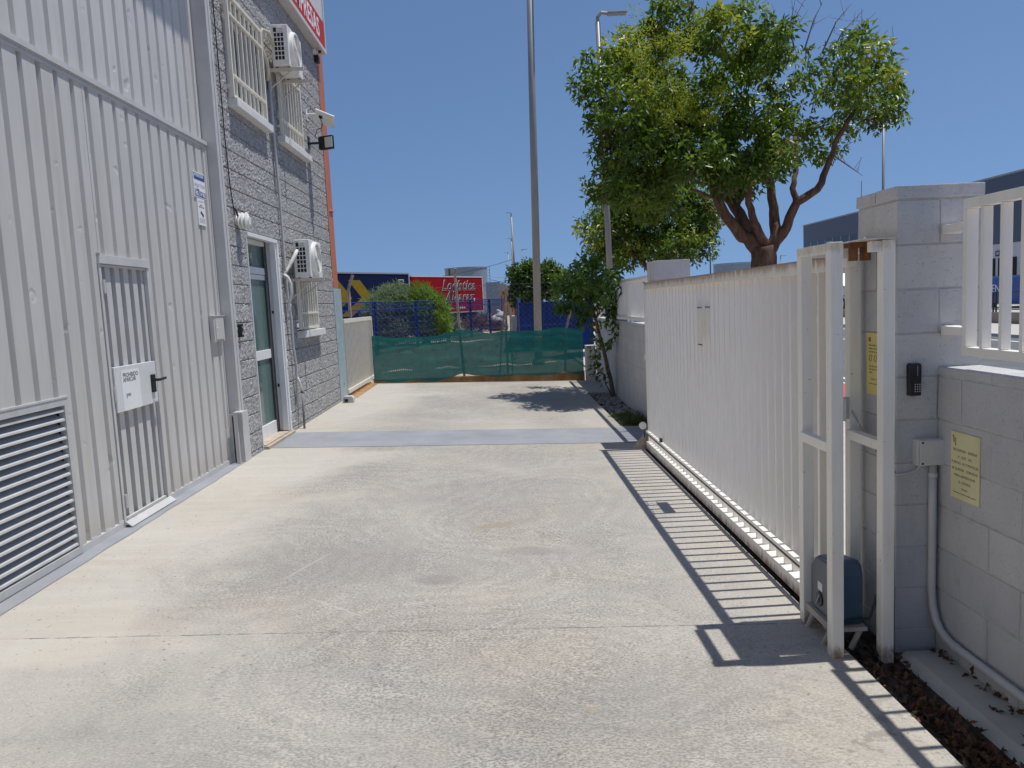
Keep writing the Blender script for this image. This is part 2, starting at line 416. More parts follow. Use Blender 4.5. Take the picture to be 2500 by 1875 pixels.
def m_rustywhite():
    m, nt, b = nodes_of('rust_streaked_white_paint'); n = N(nt); P = n.geo(); z = n.sep(P)[2]
    a = n.noise(P, 5., 5, .6)
    c = n.mix(n.ramp(a, [(.3, 0.), (.7, 1.)]), (.87,.825,.745), (.905,.865,.79))
    yel = n.noise(n.mapping(P, (7,7,.7)), 1., 5, .65)
    c = n.mix(n.ramp(yel, [(.56, 0.), (.85, .28)]), c, (.70,.60,.43))
    # rust bleeding from the top edge of the rail (z 1.55 to 1.69)
    top = n.math('MULTIPLY_ADD', z, 9., -14.25)
    ru = n.noise(n.mapping(P, (16,16,2.2)), 1., 6, .7)
    f = n.ramp(n.math('MULTIPLY', n.math('MINIMUM', n.math('MAXIMUM', top, 0.), 1.), ru), [(.26, 0.), (.44, .95)])
    c = n.mix(f, c, (.30,.14,.05))
    low = n.ramp(n.math('MULTIPLY', n.math('MINIMUM', n.math('MAXIMUM', n.math('MULTIPLY_ADD', z, 3., -4.1), 0.), 1.), ru), [(.25, 0.), (.6, .55)])
    c = n.mix(low, c, (.70,.55,.32))
    edge = n.math('MINIMUM', n.math('MAXIMUM', n.math('MULTIPLY_ADD', z, 70., -117.3), 0.), 1.)
    er = n.noise(n.mapping(P, (9,2.2,9)), 1., 6, .7)
    c = n.mix(n.math('MULTIPLY', edge, n.ramp(er, [(.34, .2), (.52, 1.)])), c, (.20,.095,.04))
    n.link(c, b.inputs['Base Color']); b.inputs['Roughness'].default_value = .30
    n.link(n.bump(n.noise(P, 60., 4), .04, .01), b.inputs['Normal'])
    return m
M_gate = m_rustywhite()

def m_postwhite():
    m, nt, b = nodes_of('base_rusted_white_paint'); n = N(nt); P = n.geo(); z = n.sep(P)[2]
    a = n.noise(P, 5., 5, .6); st = n.noise(n.mapping(P, (14,14,1.0)), 1., 5, .65)
    c = n.mix(n.ramp(a, [(.3, 0.), (.7, 1.)]), (.83,.80,.73), (.89,.86,.80))
    c = n.mix(n.ramp(st, [(.54, 0.), (.78, .45)]), c, (.66,.58,.44))
    lo = n.math('MINIMUM', n.math('MAXIMUM', n.math('MULTIPLY_ADD', z, -9., -.1), 0.), 1.)
    r = n.noise(n.mapping(P, (22,22,9)), 1., 5, .7)
    c = n.mix(n.ramp(n.math('MULTIPLY', lo, r), [(.34, 0.), (.60, .85)]), c, (.24,.13,.065))
    up = n.math('MINIMUM', n.math('MAXIMUM', n.math('MULTIPLY_ADD', z, 14., -22.9), 0.), 1.)
    c = n.mix(n.ramp(n.math('MULTIPLY', up, r), [(.34, 0.), (.55, .6)]), c, (.55,.40,.22))
    chip = n.noise(n.mapping(P, loc=(5,1,3)), 55., 2, .5)
    c = n.mix(n.ramp(chip, [(.735, 0.), (.76, .8)]), c, (.22,.13,.08))
    n.link(c, b.inputs['Base Color']); b.inputs['Roughness'].default_value = .4
    n.link(n.bump(n.noise(P, 60., 4), .05, .01), b.inputs['Normal'])
    return m
M_postw = m_postwhite()
def m_kerbrust():
    m, nt, b = nodes_of('rust_stained_concrete'); n = N(nt); P = n.geo()
    a = n.noise(n.mapping(P, (1,1,.35)), 4., 6, .7)
    c = n.mix(n.ramp(a, [(.3, 0.), (.65, 1.)]), (.20,.09,.03), (.44,.26,.12))
    n.link(c, b.inputs['Base Color']); b.inputs['Roughness'].default_value = .9
    return m
M_krust = m_kerbrust()

def m_dirt():
    m, nt, b = nodes_of('dry_dirt'); n = N(nt); P = n.geo()
    a = n.noise(P, .25, 6, .6); f = n.noise(P, 6., 5, .7)
    c = n.mix(n.ramp(a, [(.35, 0.), (.65, 1.)]), (.36,.29,.21), (.46,.39,.30))
    c = n.mix(n.ramp(f, [(.5, 0.), (.75, .6)]), c, (.25,.20,.14))
    n.link(c, b.inputs['Base Color']); b.inputs['Roughness'].default_value = .95
    n.link(n.bump(f, .5, .05), b.inputs['Normal'])
    return m
M_dirt = m_dirt()

def m_net():
    m, nt, b = nodes_of('green_shade_net'); n = N(nt); P = n.geo()
    a = n.noise(n.mapping(P, (2.5,2.5,9)), 1., 4, .6); w = n.noise(n.mapping(P, (30,30,5)), 1., 3, .6)
    c = n.mix(n.ramp(a, [(.3, 0.), (.7, 1.)]), (.014,.160,.158), (.024,.220,.212))
    c = n.mix(n.ramp(w, [(.4, 0.), (.7, .35)]), c, (.012,.125,.11))
    n.link(c, b.inputs['Base Color']); b.inputs['Roughness'].default_value = .7
    tr = n.new('ShaderNodeBsdfTransparent'); tl = n.new('ShaderNodeBsdfTranslucent'); tl.inputs['Color'].default_value = (.012,.17,.145,1)
    mx = n.new('ShaderNodeMixShader'); mx.inputs[0].default_value = .35; n.link(b.outputs[0], mx.inputs[1]); n.link(tl.outputs[0], mx.inputs[2])
    sp = n.sep(P); wz = n.math('ADD', sp[2], n.math('MULTIPLY', n.math('SUBTRACT', n.noise(n.mapping(P, (1.1,1,0)), 1., 2), .5), .30))
    l1 = n.math('LESS_THAN', n.math('ABSOLUTE', n.math('SUBTRACT', wz, .80)), .012); l2 = n.math('LESS_THAN', n.math('ABSOLUTE', n.math('SUBTRACT', wz, .25)), .014)
    dash = n.math('GREATER_THAN', n.math('SINE', n.math('MULTIPLY', sp[0], 150.)), .1)
    part = n.ramp(n.noise(n.mapping(P, (1.3,1,2)), 1., 2), [(.44, 0.), (.54, 1.)])
    hole = n.math('MULTIPLY', n.math('MULTIPLY', n.math('MAXIMUM', l1, l2), dash), part)
    m2 = n.new('ShaderNodeMixShader')
    n.link(n.math('ADD', n.ramp(w, [(.3, .03), (.8, .09)]), n.math('MULTIPLY', hole, .55)), m2.inputs[0]); n.link(mx.outputs[0], m2.inputs[1]); n.link(tr.outputs[0], m2.inputs[2])
    n.link(m2.outputs[0], nt.nodes['Material Output'].inputs['Surface'])
    return m
M_net = m_net()

def m_leaf(name, rough=.38, trans=.38):
    m, nt, b = nodes_of(name); n = N(nt)
    at = n.new('ShaderNodeAttribute', attribute_name='tint')
    n.link(at.outputs['Color'], b.inputs['Base Color']); b.inputs['Roughness'].default_value = rough
    tl = n.new('ShaderNodeBsdfTranslucent')
    n.link(n.mix(.5, at.outputs['Color'], (.20,.28,.02), 'ADD'), tl.inputs['Color'])
    mx = n.new('ShaderNodeMixShader'); mx.inputs[0].default_value = trans
    n.link(b.outputs[0], mx.inputs[1]); n.link(tl.outputs[0], mx.inputs[2])
    n.link(mx.outputs[0], nt.nodes['Material Output'].inputs['Surface'])
    return m
M_leaf = m_leaf('glossy_leaf'); M_feather = m_leaf('feathery_leaf', .7, .3); M_dead = m_leaf('dead_leaf', .9, .1)

def m_glass():
    m, nt, b = nodes_of('green_door_glass'); n = N(nt)
    b.inputs['Base Color'].default_value = (.10,.165,.15,1); b.inputs['Roughness'].default_value = .08
    b.inputs['Specular IOR Level'].default_value = .6
    return m
M_glass = m_glass()
def m_pane():
    m, nt, b = nodes_of('window_pane'); n = N(nt)
    b.inputs['Base Color'].default_value = (.16,.165,.17,1); b.inputs['Roughness'].default_value = .15
    return m
M_pane = m_pane()

# ------------------------------------------------------------------ ground
S = .035
def gz(x): return -S*(x+2.75)
def sheet(mb, x0, x1, y0, y1, dz=0., th=.05, z=None):
    za, zb = (gz(x0)+dz, gz(x1)+dz) if z is None else (z, z)
    mb.add([(x0,y0,za),(x1,y0,zb),(x1,y1,zb),(x0,y1,za),(x0,y0,za-th),(x1,y0,zb-th),(x1,y1,zb-th),(x0,y1,za-th)],
           [(0,1,2,3),(7,6,5,4),(0,4,5,1),(1,5,6,2),(2,6,7,3),(3,7,4,0)])
mb = MB(); mb.quad((-400,-60,-.22),(400,-60,-.22),(400,700,-.22),(-400,700,-.22)); struct(mb.build('ground', M_dirt))
mb = MB()
sheet(mb, -3.1, 1.55, -6, 16.12); sheet(mb, 1.55, 2.1, 8.9, 10.05); sheet(mb, 1.55, 2.1, 13.9, 16.12)
struct(mb.build('driveway', M_conc))
mb = MB(); sheet(mb, -2.742, 1.76, 8.84, 9.92, .004, .003); struct(mb.build('painted_floor_band', M_band))
mb = MB(); y = -6.
ed = []
while y < 8.05: ed.append((y, -2.748 + .012*noise.noise(Vector((y*3,0,0))))); y += .06
for (a, xa), (b_, xb) in zip(ed[:-1], ed[1:]):
    mb.quad((-2.99,a,gz(-2.99)+.004),(xa,a,gz(xa)+.004),(xb,b_,gz(xb)+.004),(-2.99,b_,gz(-2.99)+.004))
struct(mb.build('painted_floor_strip', M_band))
mb = MB(); mb.box(1.551,2.05,-6,16.1,-.26,-.19); struct(mb.build('gutter', M_soil))
mb = MB()
ys = [-6+.15*i for i in range(63)]; ys[-1] = 3.40
def sx(y): return 1.775 + .012*noise.noise(Vector((0,y*2.3,4)))
for a, b_ in zip(ys[:-1], ys[1:]):
    mb.quad((sx(a)+.05,a,-.158),(1.985,a,-.163),(1.985,b_,-.163),(sx(b_)+.05,b_,-.158))
    mb.quad((sx(a),a,-.188),(sx(a)+.05,a,-.158),(sx(b_)+.05,b_,-.158),(sx(b_),b_,-.188))
mb.quad((sx(3.4),3.4,-.189),(1.985,3.4,-.189),(1.985,3.4,-.163),(sx(3.4)+.05,3.4,-.158))
struct(mb.build('concrete_strip', M_strip, smooth=True))
# street beyond the wall
mb = MB(); mb.box(1.80,4.6,3.9,8.45,-.24,-.168); mb.box(2.2,4.6,-30,3.9,-.24,-.168); mb.box(2.2,4.6,8.45,80,-.24,-.168); struct(mb.build('pavement', M_pave))
mb = MB(); mb.box(4.6,4.93,-30,80,-.24,-.164); mb.box(15.2,15.5,-30,120,-.24,-.10); struct(mb.build('kerb', M_kerb))
mb = MB(); mb.box(4.93,15.2,-30,120,-.24,-.192); struct(mb.build('road', M_asph))
mb = MB(); mb.box(4.95,6.16,-30,120,-.2,-.188); struct(mb.build('bike_lane', M_lane))
mb = MB()
for x0, x1 in ((6.165,6.235),(6.46,6.585),(11.4,11.55),(14.2,14.35)): mb.box(x0,x1,-30,120,-.2,-.187)
struct(mb.build('road_markings', M_line))
mb = MB(); mb.box(15.5,18.9,-30,120,-.24,-.10); mb.box(19.15,60,-20,140,-.24,.26); struct(mb.build('far_pavement', M_pave))

# ------------------------------------------------------------------ left building
B = thing('industrial_building', 'long grey industrial building of ribbed metal and rough block along the left of the drive', 'building', (-6,6,0))
def ribbed(mb, X, ycuts, y0, y1, z0, z1, gw=.045, gd=.032, out=0.):
    """vertical ribbed sheet on plane x = X: flat pans with narrow grooves"""
    prof = [(y0, X)]
    for yc in ycuts:
        if yc-gw/2-.012 <= prof[-1][0] or yc+gw/2+.012 >= y1: continue
        prof += [(yc-gw/2-.006, X), (yc-gw/2+.006, X-gd), (yc+gw/2-.006, X-gd), (yc+gw/2+.006, X)]
    prof.append((y1, X))
    o = len(mb.v); n = len(prof)
    vs = [(x, yy, z0) for yy, x in prof] + [(x, yy, z1) for yy, x in prof]
    mb.add(vs, [(i, i+1, n+i+1, n+i) for i in range(n-1)])
XG = -2.87
low = [5.563 + .1962*k for k in range(-60, 14)]
upp = [5.587 + .1960*k for k in range(-60, 14)]
mb = MB(); ribbed(mb, XG-.03, upp, -6, 8.02, 3.32, 7.2); mb.build('upper_cladding', M_clad2, B, fix=False)
mb = MB()
mb.prism([(XG-.06,3.25),(XG+.006,3.25),(XG+.006,3.262),(XG+.022,3.262),(XG+.022,3.30),(XG-.02,3.325),(XG-.06,3.325)], 'y', -6, 8.03)
mb.box(XG-.02,XG+.010,-6,8.03,3.225,3.246); mb.build('trim', M_trimp, B)
# big door
gd = MB(); ribbed(gd, XG, low, -6, 3.75, .045, 3.225); ribbed(gd, XG, low, 3.75, 5.075, 1.06, 3.225); ribbed(gd, XG, low, 5.075, 5.655, .045, 3.225); ribbed(gd, XG, low, 5.655, 6.455, 2.03, 3.225)
ribbed(gd, XG, low, 6.455, 8.0, .045, 3.225)
D = gd.build('garage_door', M_clad, B, fix=False)
mb = MB(); mb.box(XG-.03,XG+.006,-6,5.655,.008,.055); mb.box(XG-.03,XG+.006,6.465,8.0,.008,.055)
for k in range(16):
    yy = 6.5+.1962*k*.5
for yy in low:
    if (5.1 < yy < 5.6) or (6.5 < yy < 7.95): mb.box(XG-.028,XG+.004,yy+.03,yy+.10,.055,.068)
mb.box(XG-.004,XG+.004,5.690,5.698,2.03,3.225); mb.box(XG-.03,XG+.008,8.0,8.022,.0,3.225)
mb.build('bottom_rail', M_trimp, D)
# wicket door in it
mb = MB(); mb.box(XG-.03,XG+.02,5.655,6.455,1.965,2.03); mb.box(XG-.03,XG+.010,5.66,5.692,.03,1.965); mb.box(XG-.03,XG+.012,6.418,6.452,.03,1.965)
mb.box(XG-.03,XG+.03,5.655,5.66,2.02,2.045)
mb.build('wicket_frame', M_trimp, D, bevel=.003)
mb = MB(); ribbed(mb, XG-.02, [5.765+.142*k for k in range(5)], 5.70, 6.41, .05, 1.965, .055, .080)
mb.build('wicket_leaf', M_door, D, fix=False)
mb = MB(); mb.box(XG-.018,XG+.006,5.70,6.41,1.945,1.962); mb.box(XG-.018,XG+.004,5.71,6.40,.05,.07); mb.each('leaf_edge', M_door, D)
mb = MB(); mb.box(XG-.015,XG+.022,5.70,6.385,.866,1.205); mb.build('lock_plate', M_plate, D, bevel=.003)
mb = MB(); mb.obox((XG+.034,6.06,.030), (.008,.79,.060), Matrix.Rotation(math.radians(-52),3,'Y')); mb.box(XG-.03,XG+.01,5.66,6.46,.0,.02); mb.build('drip_flashing', M_trimp, D)
mb = MB()
for zz in (1.80,1.0,.20):
    mb.next().tube([(XG+.018,5.695,zz-.05),(XG+.018,5.695,zz+.05)], .011, 8); mb.box(XG,XG+.008,5.668,5.72,zz-.045,zz+.045)
mb.each('hinge', M_trimp, D)
mb = MB(); mb.box(XG+.022,XG+.038,6.275,6.335,.955,1.10); mb.tube([(XG+.03,6.305,1.055),(XG+.085,6.305,1.055),(XG+.088,6.38,1.058),(XG+.086,6.41,1.06)], .012, 8)
mb.lathe((XG+.022,6.305,1.055),(1,0,0),[(0,.027),(.02,.027),(.024,.02)],14); mb.build('handle', M_black, D, bevel=.002)
# louvre
lv = MB(); lv.box(XG-.03,XG+.012,3.75,5.075,1.015,1.062); lv.box(XG-.03,XG+.012,5.035,5.07,.062,1.015); lv.box(XG-.03,XG+.012,3.75,5.07,.016,.062); lv.box(XG-.03,XG+.012,3.75,3.79,.062,1.015)
lv.box(XG-.005,XG+.016,3.75,5.08,1.062,1.074)
for k in range(16):
    z0 = .080 + .0598*k
    lv.prism([(XG-.065,z0+.036),(XG-.055,z0+.040),(XG+.004,z0+.008),(XG+.006,z0-.004),(XG-.002,z0-.004)], 'y', 3.79, 5.035)
L = lv.build('louvre', M_louv, D)
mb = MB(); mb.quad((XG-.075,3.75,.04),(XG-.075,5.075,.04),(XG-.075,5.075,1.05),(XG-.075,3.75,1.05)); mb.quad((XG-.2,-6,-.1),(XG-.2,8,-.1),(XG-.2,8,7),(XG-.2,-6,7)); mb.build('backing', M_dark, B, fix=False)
# jamb between metal and block
mb = MB(); mb.box(-3.0,-2.755,8.035,8.10,.52,5.9); mb.box(-3.0,-2.752,8.106,8.165,.52,5.9); mb.box(-3.0,-2.80,8.02,8.2,.0,.52); mb.box(-3.0,-2.742,8.06,8.255,.0,.535)
mb.box(-2.79,-2.70,7.93,8.07,.535,.552); mb.box(-2.80,-2.76,7.955,7.975,.0,.53)
mb.build('jamb', M_trimp, B, bevel=.003)
mb = MB(); mb.tube([(-2.82,8.03,.0),(-2.82,8.03,.5)], .02, 8); mb.build('drop_bolt', M_dark, B)
# split-face block wall as a displaced sheet
OPEN = [(8.53,9.67,3.86,4.93),(10.42,11.45,3.86,4.93),(10.60,11.57,1.31,2.36),(8.72,9.83,.03,2.44)]
def splitwall():
    st = .022; y0, y1, z0, z1 = 8.17, 13.085, -.02, 6.3
    ny = int((y1-y0)/st); nz = int((z1-z0)/st)
    cyc = .2025; v = []; idx = {}
    mbw = MB()
    zs = [z0]; k = -1
    while zs[-1] < z1:
        zj = .048 + cyc*(k+1)
        zs += [q for q in (zj-.011, zj-.005, zj, zj+.005, zj+.011) if q > zs[-1]]
        zs += [zj+.011+(cyc-.022)*u/9 for u in range(1, 9)]; k += 1
    zs = [q for q in zs if q <= z1]; nz = len(zs)-1
    for j in range(nz+1):
        zz = zs[j]
        row = math.floor((zz-.048)/cyc+1e-6); fz = ((zz-.048)/cyc - row)*cyc
        jz = min(abs(fz), abs(cyc-fz))
        for i in range(ny+1):
            yy = y0 + (y1-y0)*i/ny
            off = .2 if row % 2 else 0.
            u = (yy-8.1+off)/.4025; fu = (u-math.floor(u))*.4025; jy = min(fu, .4025-fu)
            d = .003*noise.noise(Vector((yy*8,zz*8,1.3))) + .005*noise.noise(Vector((yy*21,zz*21,5.1))) + .009*noise.noise(Vector((yy*47,zz*47,9.)))
            d += .004*noise.noise(Vector((math.floor(u)*3.7,row*5.3,2)))
            k = min(1., jz/.008); d -= (1-k)*.016
            if jy < .013: d -= .006*(1-jy/.013)
            yj = yy + .006*noise.noise(Vector((yy*20,zz*20,17))); zj = zz + .0035*noise.noise(Vector((yy*14,row*2.0,27)))
            for (a, b_, c0, c1) in OPEN:     # ragged but clean edge at the openings
                pass
            v.append((-2.755+d, yj if 0 < i < ny else yy, zj if 0 < j < nz else zz))
    fs = []
    for j in range(nz):
        zc = (zs[j]+zs[j+1])/2
        for i in range(ny):
            yc = y0 + (y1-y0)*(i+.5)/ny
            if any(a < yc < b_ and c0 < zc < c1 for a, b_, c0, c1 in OPEN): continue
            a = j*(ny+1)+i; fs.append((a, a+1, a+ny+2, a+ny+1))
    mbw.add(v, fs)
    mbw.cur = 1
    for a, b_, c0, c1 in OPEN:
        d = -3.0
        mbw.box(-3.05,-2.77,a-.06,a-.002,c0-.05,c1+.05); mbw.box(-3.05,-2.77,b_+.002,b_+.06,c0-.05,c1+.05)
        mbw.box(-3.05,-2.77,a-.06,b_+.06,c1+.002,c1+.06)
        if c0 > .5: mbw.box(-3.05,-2.77,a-.06,b_+.06,c0-.06,c0-.002)
    mbw.box(-9,-3.02,8.2,13.08,-.1,7.2)
    return mbw
M_reveal = paint('painted_reveal', (.52,.52,.52), .7, .06)
splitwall().build('block_wall', [M_split, M_reveal], B, fix=False)
mb = MB(); mb.box(-9,-2.9,-6,8.15,7.15,7.3); mb.box(-9,-2.80,8.15,13.2,7.1,7.3); mb.box(-9,-3.2,-6,8.15,-.1,7.15); mb.box(-2.9,-2.05,-6,8.03,7.05,7.148); mb.build('roof', M_trimp, B)
# steel corner column
mb = MB(); mb.box(-2.98,-2.748,13.095,13.50,1.93,6.9); mb.prism([(13.20,3.22),(13.47,3.22),(13.47,3.235),(13.33,3.255)], 'x', -2.75, -2.72)
mb.build('corner_column', M_orange, B, bevel=.004)
mb = MB(); mb.box(-2.98,-2.748,13.095,13.70,-.02,1.928); mb.tube([(-2.745,13.45,.28),(-2.735,13.45,.28)], .02, 8)
mb.build('column_foot', M_galv, B, bevel=.004)
# windows
def window(y0, y1, z0, z1, gx, sill, rails, nb):
    w = MB(); w.box(-2.96,-2.93,y0+.04,y1-.04,z0+.02,z1-.02); W = w.build('window', M_pane, B)
    f = MB()
    for a, b_, c, d in ((y0+.04,y0+.10,z0+.02,z1-.02),(y1-.10,y1-.04,z0+.02,z1-.02),((y0+y1)/2-.03,(y0+y1)/2+.03,z0+.08,z1-.08)): f.box(-2.95,-2.90,a,b_,c,d)
    f.box(-2.95,-2.90,y0+.10,y1-.10,z0+.02,z0+.08); f.box(-2.95,-2.90,y0+.10,y1-.10,z1-.08,z1-.02)
    f.build('frame', M_frame, W, bevel=.003)
    s_ = MB(); s_.box(-2.95,-2.655,sill[0],sill[1],sill[2],sill[3]); s_.build('sill', M_sill, W, bevel=.005)
    g = MB(); X0, X1 = gx-.02, gx+.02
    g.box(X0,X1,y0,y0+.035,z0,z1); g.box(X0,X1,y1-.035,y1,z0,z1); g.box(X0,X1,y0+.035,y1-.035,z0,z0+.03); g.box(X0,X1,y0+.035,y1-.035,z1-.03,z1)
    for r in rails: g.box(X0+.004,X1+.003,y0+.035,y1-.035,r-.012,r+.012)
    for k in range(nb):
        yy = y0 + (y1-y0)*(k+1)/(nb+1); g.box(gx-.010,gx+.010,yy-.010,yy+.010,z0+.03,z1-.03)
    for zz in (z0+.12, z1-.12):
        g.box(-2.77,X0,y0,y0+.03,zz-.015,zz+.015); g.box(-2.77,X0,y1-.03,y1,zz-.015,zz+.015)
    g.build('grille', M_cream, W, bevel=.002)
    return W
window(8.49,9.71,3.855,4.94,-2.70,(8.50,9.83,3.765,3.85),(4.725,4.09),7)
window(10.37,11.48,3.855,4.94,-2.70,(10.35,11.82,3.765,3.85),(4.70,4.064),7)
window(10.55,11.60,1.315,2.37,-2.70,(10.60,11.88,1.20,1.295),(2.16,1.536),7)
# entrance door, set back in its opening
E_ = MB(); E_.box(-2.905,-2.890,8.74,9.80,.05,2.42)
Dr = E_.build('entrance_door', M_glass, B)
f = MB()
f.box(-2.90,-2.86,8.725,8.79,.03,2.43); f.box(-2.895,-2.85,8.79,9.69,2.375,2.43)
f.box(-2.90,-2.868,8.79,9.69,2.03,2.11); f.box(-2.90,-2.872,8.79,9.69,1.965,2.022); f.box(-2.90,-2.868,8.79,9.69,1.0,1.11); f.box(-2.90,-2.868,8.79,9.69,.045,.21)
f.build('door_frame', M_frame, Dr, bevel=.003)
f = MB(); f.box(-2.862,-2.748,9.795,9.832,.06,2.44); f.box(-2.815,-2.742,9.772,9.794,.06,2.42)
f.box(-2.80,-2.728,8.70,9.86,2.42,2.465); f.box(-2.80,-2.732,9.835,9.90,.04,2.42); f.box(-2.78,-2.742,8.695,8.712,.05,2.42)
for zz in (.25,.9,1.5,2.2): f.box(-2.75,-2.722,9.86,9.89,zz-.04,zz+.04)
f.build('reveal_panel', M_frame, Dr, bevel=.003)
f = MB(); f.box(-2.845,-2.825,9.785,9.7945,.62,.66); f.box(-2.845,-2.825,9.785,9.7945,1.55,1.58); f.each('lock_keep', M_black, Dr)
f = MB(); f.box(-2.905,-2.865,9.69,9.795,.03,2.43); f.build('dark_stile', paint('dark_stile_paint', (.05,.052,.055), .4, .1), Dr)
f = MB(); f.box(-2.98,-2.70,8.76,9.92,-.02,.035); f.box(-2.89,-2.74,8.78,9.84,.035,.05); f.build('threshold', paint('worn_threshold', (.45,.38,.30), .8, .2, 12., .2, 60.), Dr, bevel=.004)

# fascia sign high on the block wall
T_ = thing('fascia_sign', 'red and white fascia sign high on the block wall reading EMPRESAS', 'sign', (-2.7,10.2,5.75))
mb = MB(); mb.box(-2.79,-2.645,7.6,13.23,5.755,7.05); mb.build('panel_box', M_plastic, T_)
mb = MB(); mb.box(-2.79,-2.612,7.6,13.235,5.745,5.805); mb.box(-2.79,-2.612,13.18,13.235,5.805,7.1); mb.build('edge_frame', paint('pale_sign_frame', (.60,.60,.58), .5, .05), T_, bevel=.003)
mb = MB(); mb.box(-2.645,-2.628,7.6,13.178,5.81,6.245); mb.build('red_band', M_red, T_)
mb = MB(); ribbed(mb, -2.630, [7.7+.09*k for k in range(70)], 7.6, 13.178, 6.25, 7.05, .02, .012); mb.build('ribbed_panel', M_wlow, T_, fix=False)
text_mesh('lettering', 'EMPRESAS', .40, (-2.6265,12.86,6.02), (1,0,0), M_wtext, T_, 'RIGHT', .003, .95, .006)
# air conditioner units
def ac_unit(y0, z0, label):
    t = thing('air_conditioner', label, 'air conditioner', (-2.55,y0+.34,z0), 'air conditioners on the block wall')
    X0, X1, y1, z1 = -2.65, -2.44, y0+.68, z0+.49
    b = MB(); b.box(X0,X1,y0,y1,z0,z1); b.build('casing', M_acbody, t, bevel=.012, seg=3)
    g = MB(); g.box(X0+.035,X1-.05,y0-.004,y0+.004,z0+.06,z1-.10); g.box(X0+.035,X0+.07,y0-.004,y0+.004,z1-.092,z1-.04); G_ = g.build('intake', M_dark, t)
    g = MB()
    for k in range(4):
        xx = X0+.035+(X1-.05-X0-.035)*k/3; g.box(xx-.004,xx+.004,y0-.009,y0+.006,z0+.06,z1-.10)
    for k in range(7):
        zz = z0+.06+(z1-z0-.16)*k/6; g.box(X0+.031,X1-.046,y0-.0085,y0+.006,zz-.005,zz+.005)
    g.box(X0+.075,X1-.05,y0-.012,y0+.004,z1-.05,z1-.035)
    for k in range(6): g.box(X0+.08+.014*k,X0+.086+.014*k,y0-.009,y0+.004,z1-.09,z1-.055)
    g.build('intake_grid', M_acbody, G_)
    f = MB(); cy, cz = y0+.27, z0+.245
    f.lathe((X1-.005,cy,cz),(1,0,0),[(0,.225),(.035,.222),(.05,.205),(.05,.19),(.02,.185)],40); F_ = f.build('fan_cover', M_acbody, t, smooth=False)
    f = MB()
    for k in range(7):
        r = .03+.025*k; f.lathe((X1+.036,cy,cz),(1,0,0),[(0,r-.003),(.006,r-.003),(.006,r+.003),(0,r+.003)],32)
    for k in range(8):
        a = PI*k/8; f.tube([(X1+.036,cy-.185*math.cos(a),cz-.185*math.sin(a)),(X1+.036,cy+.185*math.cos(a),cz+.185*math.sin(a))], .003, 5)
    f.build('fan_grille', M_acbody, F_)
    f = MB(); f.lathe((X1-.001,y0+.61,z0+.40),(1,0,0),[(0,.024),(.003,.024)],20); f.build('logo', paint('logo_pink', (.50,.09,.14), .4, .05), t)
    a = MB()
    for yy in (y0+.06, y1-.10):
        a.next().box(-2.745,-2.29,yy,yy+.04,z0-.05,z0-.012); a.box(-2.75,-2.71,yy+.002,yy+.038,z0-.28,z0-.05)
        a.tube([(-2.73,yy+.02,z0-.26),(-2.45,yy+.02,z0-.05)], .010, 6)
    a.each('bracket', paint('bracket_paint', (.58,.53,.47), .5, .08, 9., .02), t, bevel=.002)
    a = MB()
    for yy in (y0+.07, y1-.09):
        for xx in (X0+.03, X1-.03): a.tube([(xx,yy+.01,z0-.015),(xx,yy+.01,z0+.005)], .018, 10)
    a.each('rubber_foot', M_black, t)
    return t
ac_unit(10.0, 4.62, 'upper white air conditioner, bracketed to the block wall just under the red sign')
ac_unit(10.3, 2.01, 'lower white air conditioner, bracketed over the small barred window beside the entrance door')
# refrigerant pipes of the units
mb = MB(); mb.tube([(-2.62,9.99,4.85),(-2.64,9.90,4.98),(-2.70,9.84,5.0),(-2.725,9.82,4.92),(-2.72,9.83,4.75),(-2.69,9.88,4.62),(-2.70,9.95,4.53),(-2.735,10.02,4.45)], .022, 8)
tag(mb.build('refrigerant_hose', paint('yellowed_insulation', (.60,.55,.42), .8, .12, 20., .3, 60.), smooth=True), 'yellowed insulated hose looping from the upper air conditioner into the wall pipe', 'hose')
mb = MB(); mb.tube([(-2.60,10.29,2.36),(-2.61,10.22,2.30),(-2.67,10.16,2.17),(-2.71,10.12,2.09),(-2.735,10.08,2.06)], [.022,.027,.022,.018,.015], 8)
mb.tube([(-2.735,10.06,2.04),(-2.68,10.05,2.0),(-2.655,10.06,1.92),(-2.66,10.07,1.78),(-2.69,10.08,1.70),(-2.72,10.10,1.66)], .021, 8)
mb.tube([(-2.72,10.10,1.69),(-2.70,10.08,1.66),(-2.71,10.1,1.58)], .028, 8)
tag(mb.build('refrigerant_hose', paint('white_tape_wrap', (.66,.66,.63), .7, .08, 20., .2, 60.), smooth=True), 'white taped hose bundle looping below the lower air conditioner', 'hose')
mb = MB(); mb.tube([(-2.725,10.04,4.45),(-2.72,10.06,4.0),(-2.725,10.08,3.5),(-2.72,10.10,2.95),(-2.725,10.11,2.4),(-2.72,10.11,1.7),(-2.70,10.12,1.5),(-2.715,10.17,1.1),(-2.70,10.20,.85),(-2.715,10.21,.6),(-2.72,10.2,.3)], .018, 8)
tag(mb.build('wall_pipe', M_pipe, smooth=True), 'long thin grey pipe running down the block wall between door and windows', 'pipe')
mb = MB(); mb.tube([(-2.68,10.33,.50),(-2.675,10.32,.47)], .022, 8); mb.tube([(-2.675,10.30,.46),(-2.67,10.25,-.02)], .015, 8)
DP = tag(mb.build('drain_pipe', paint('drain_grey', (.18,.185,.20), .5, .1), smooth=True), 'short drain pipe with white bent top standing at the wall foot beside the door', 'pipe')
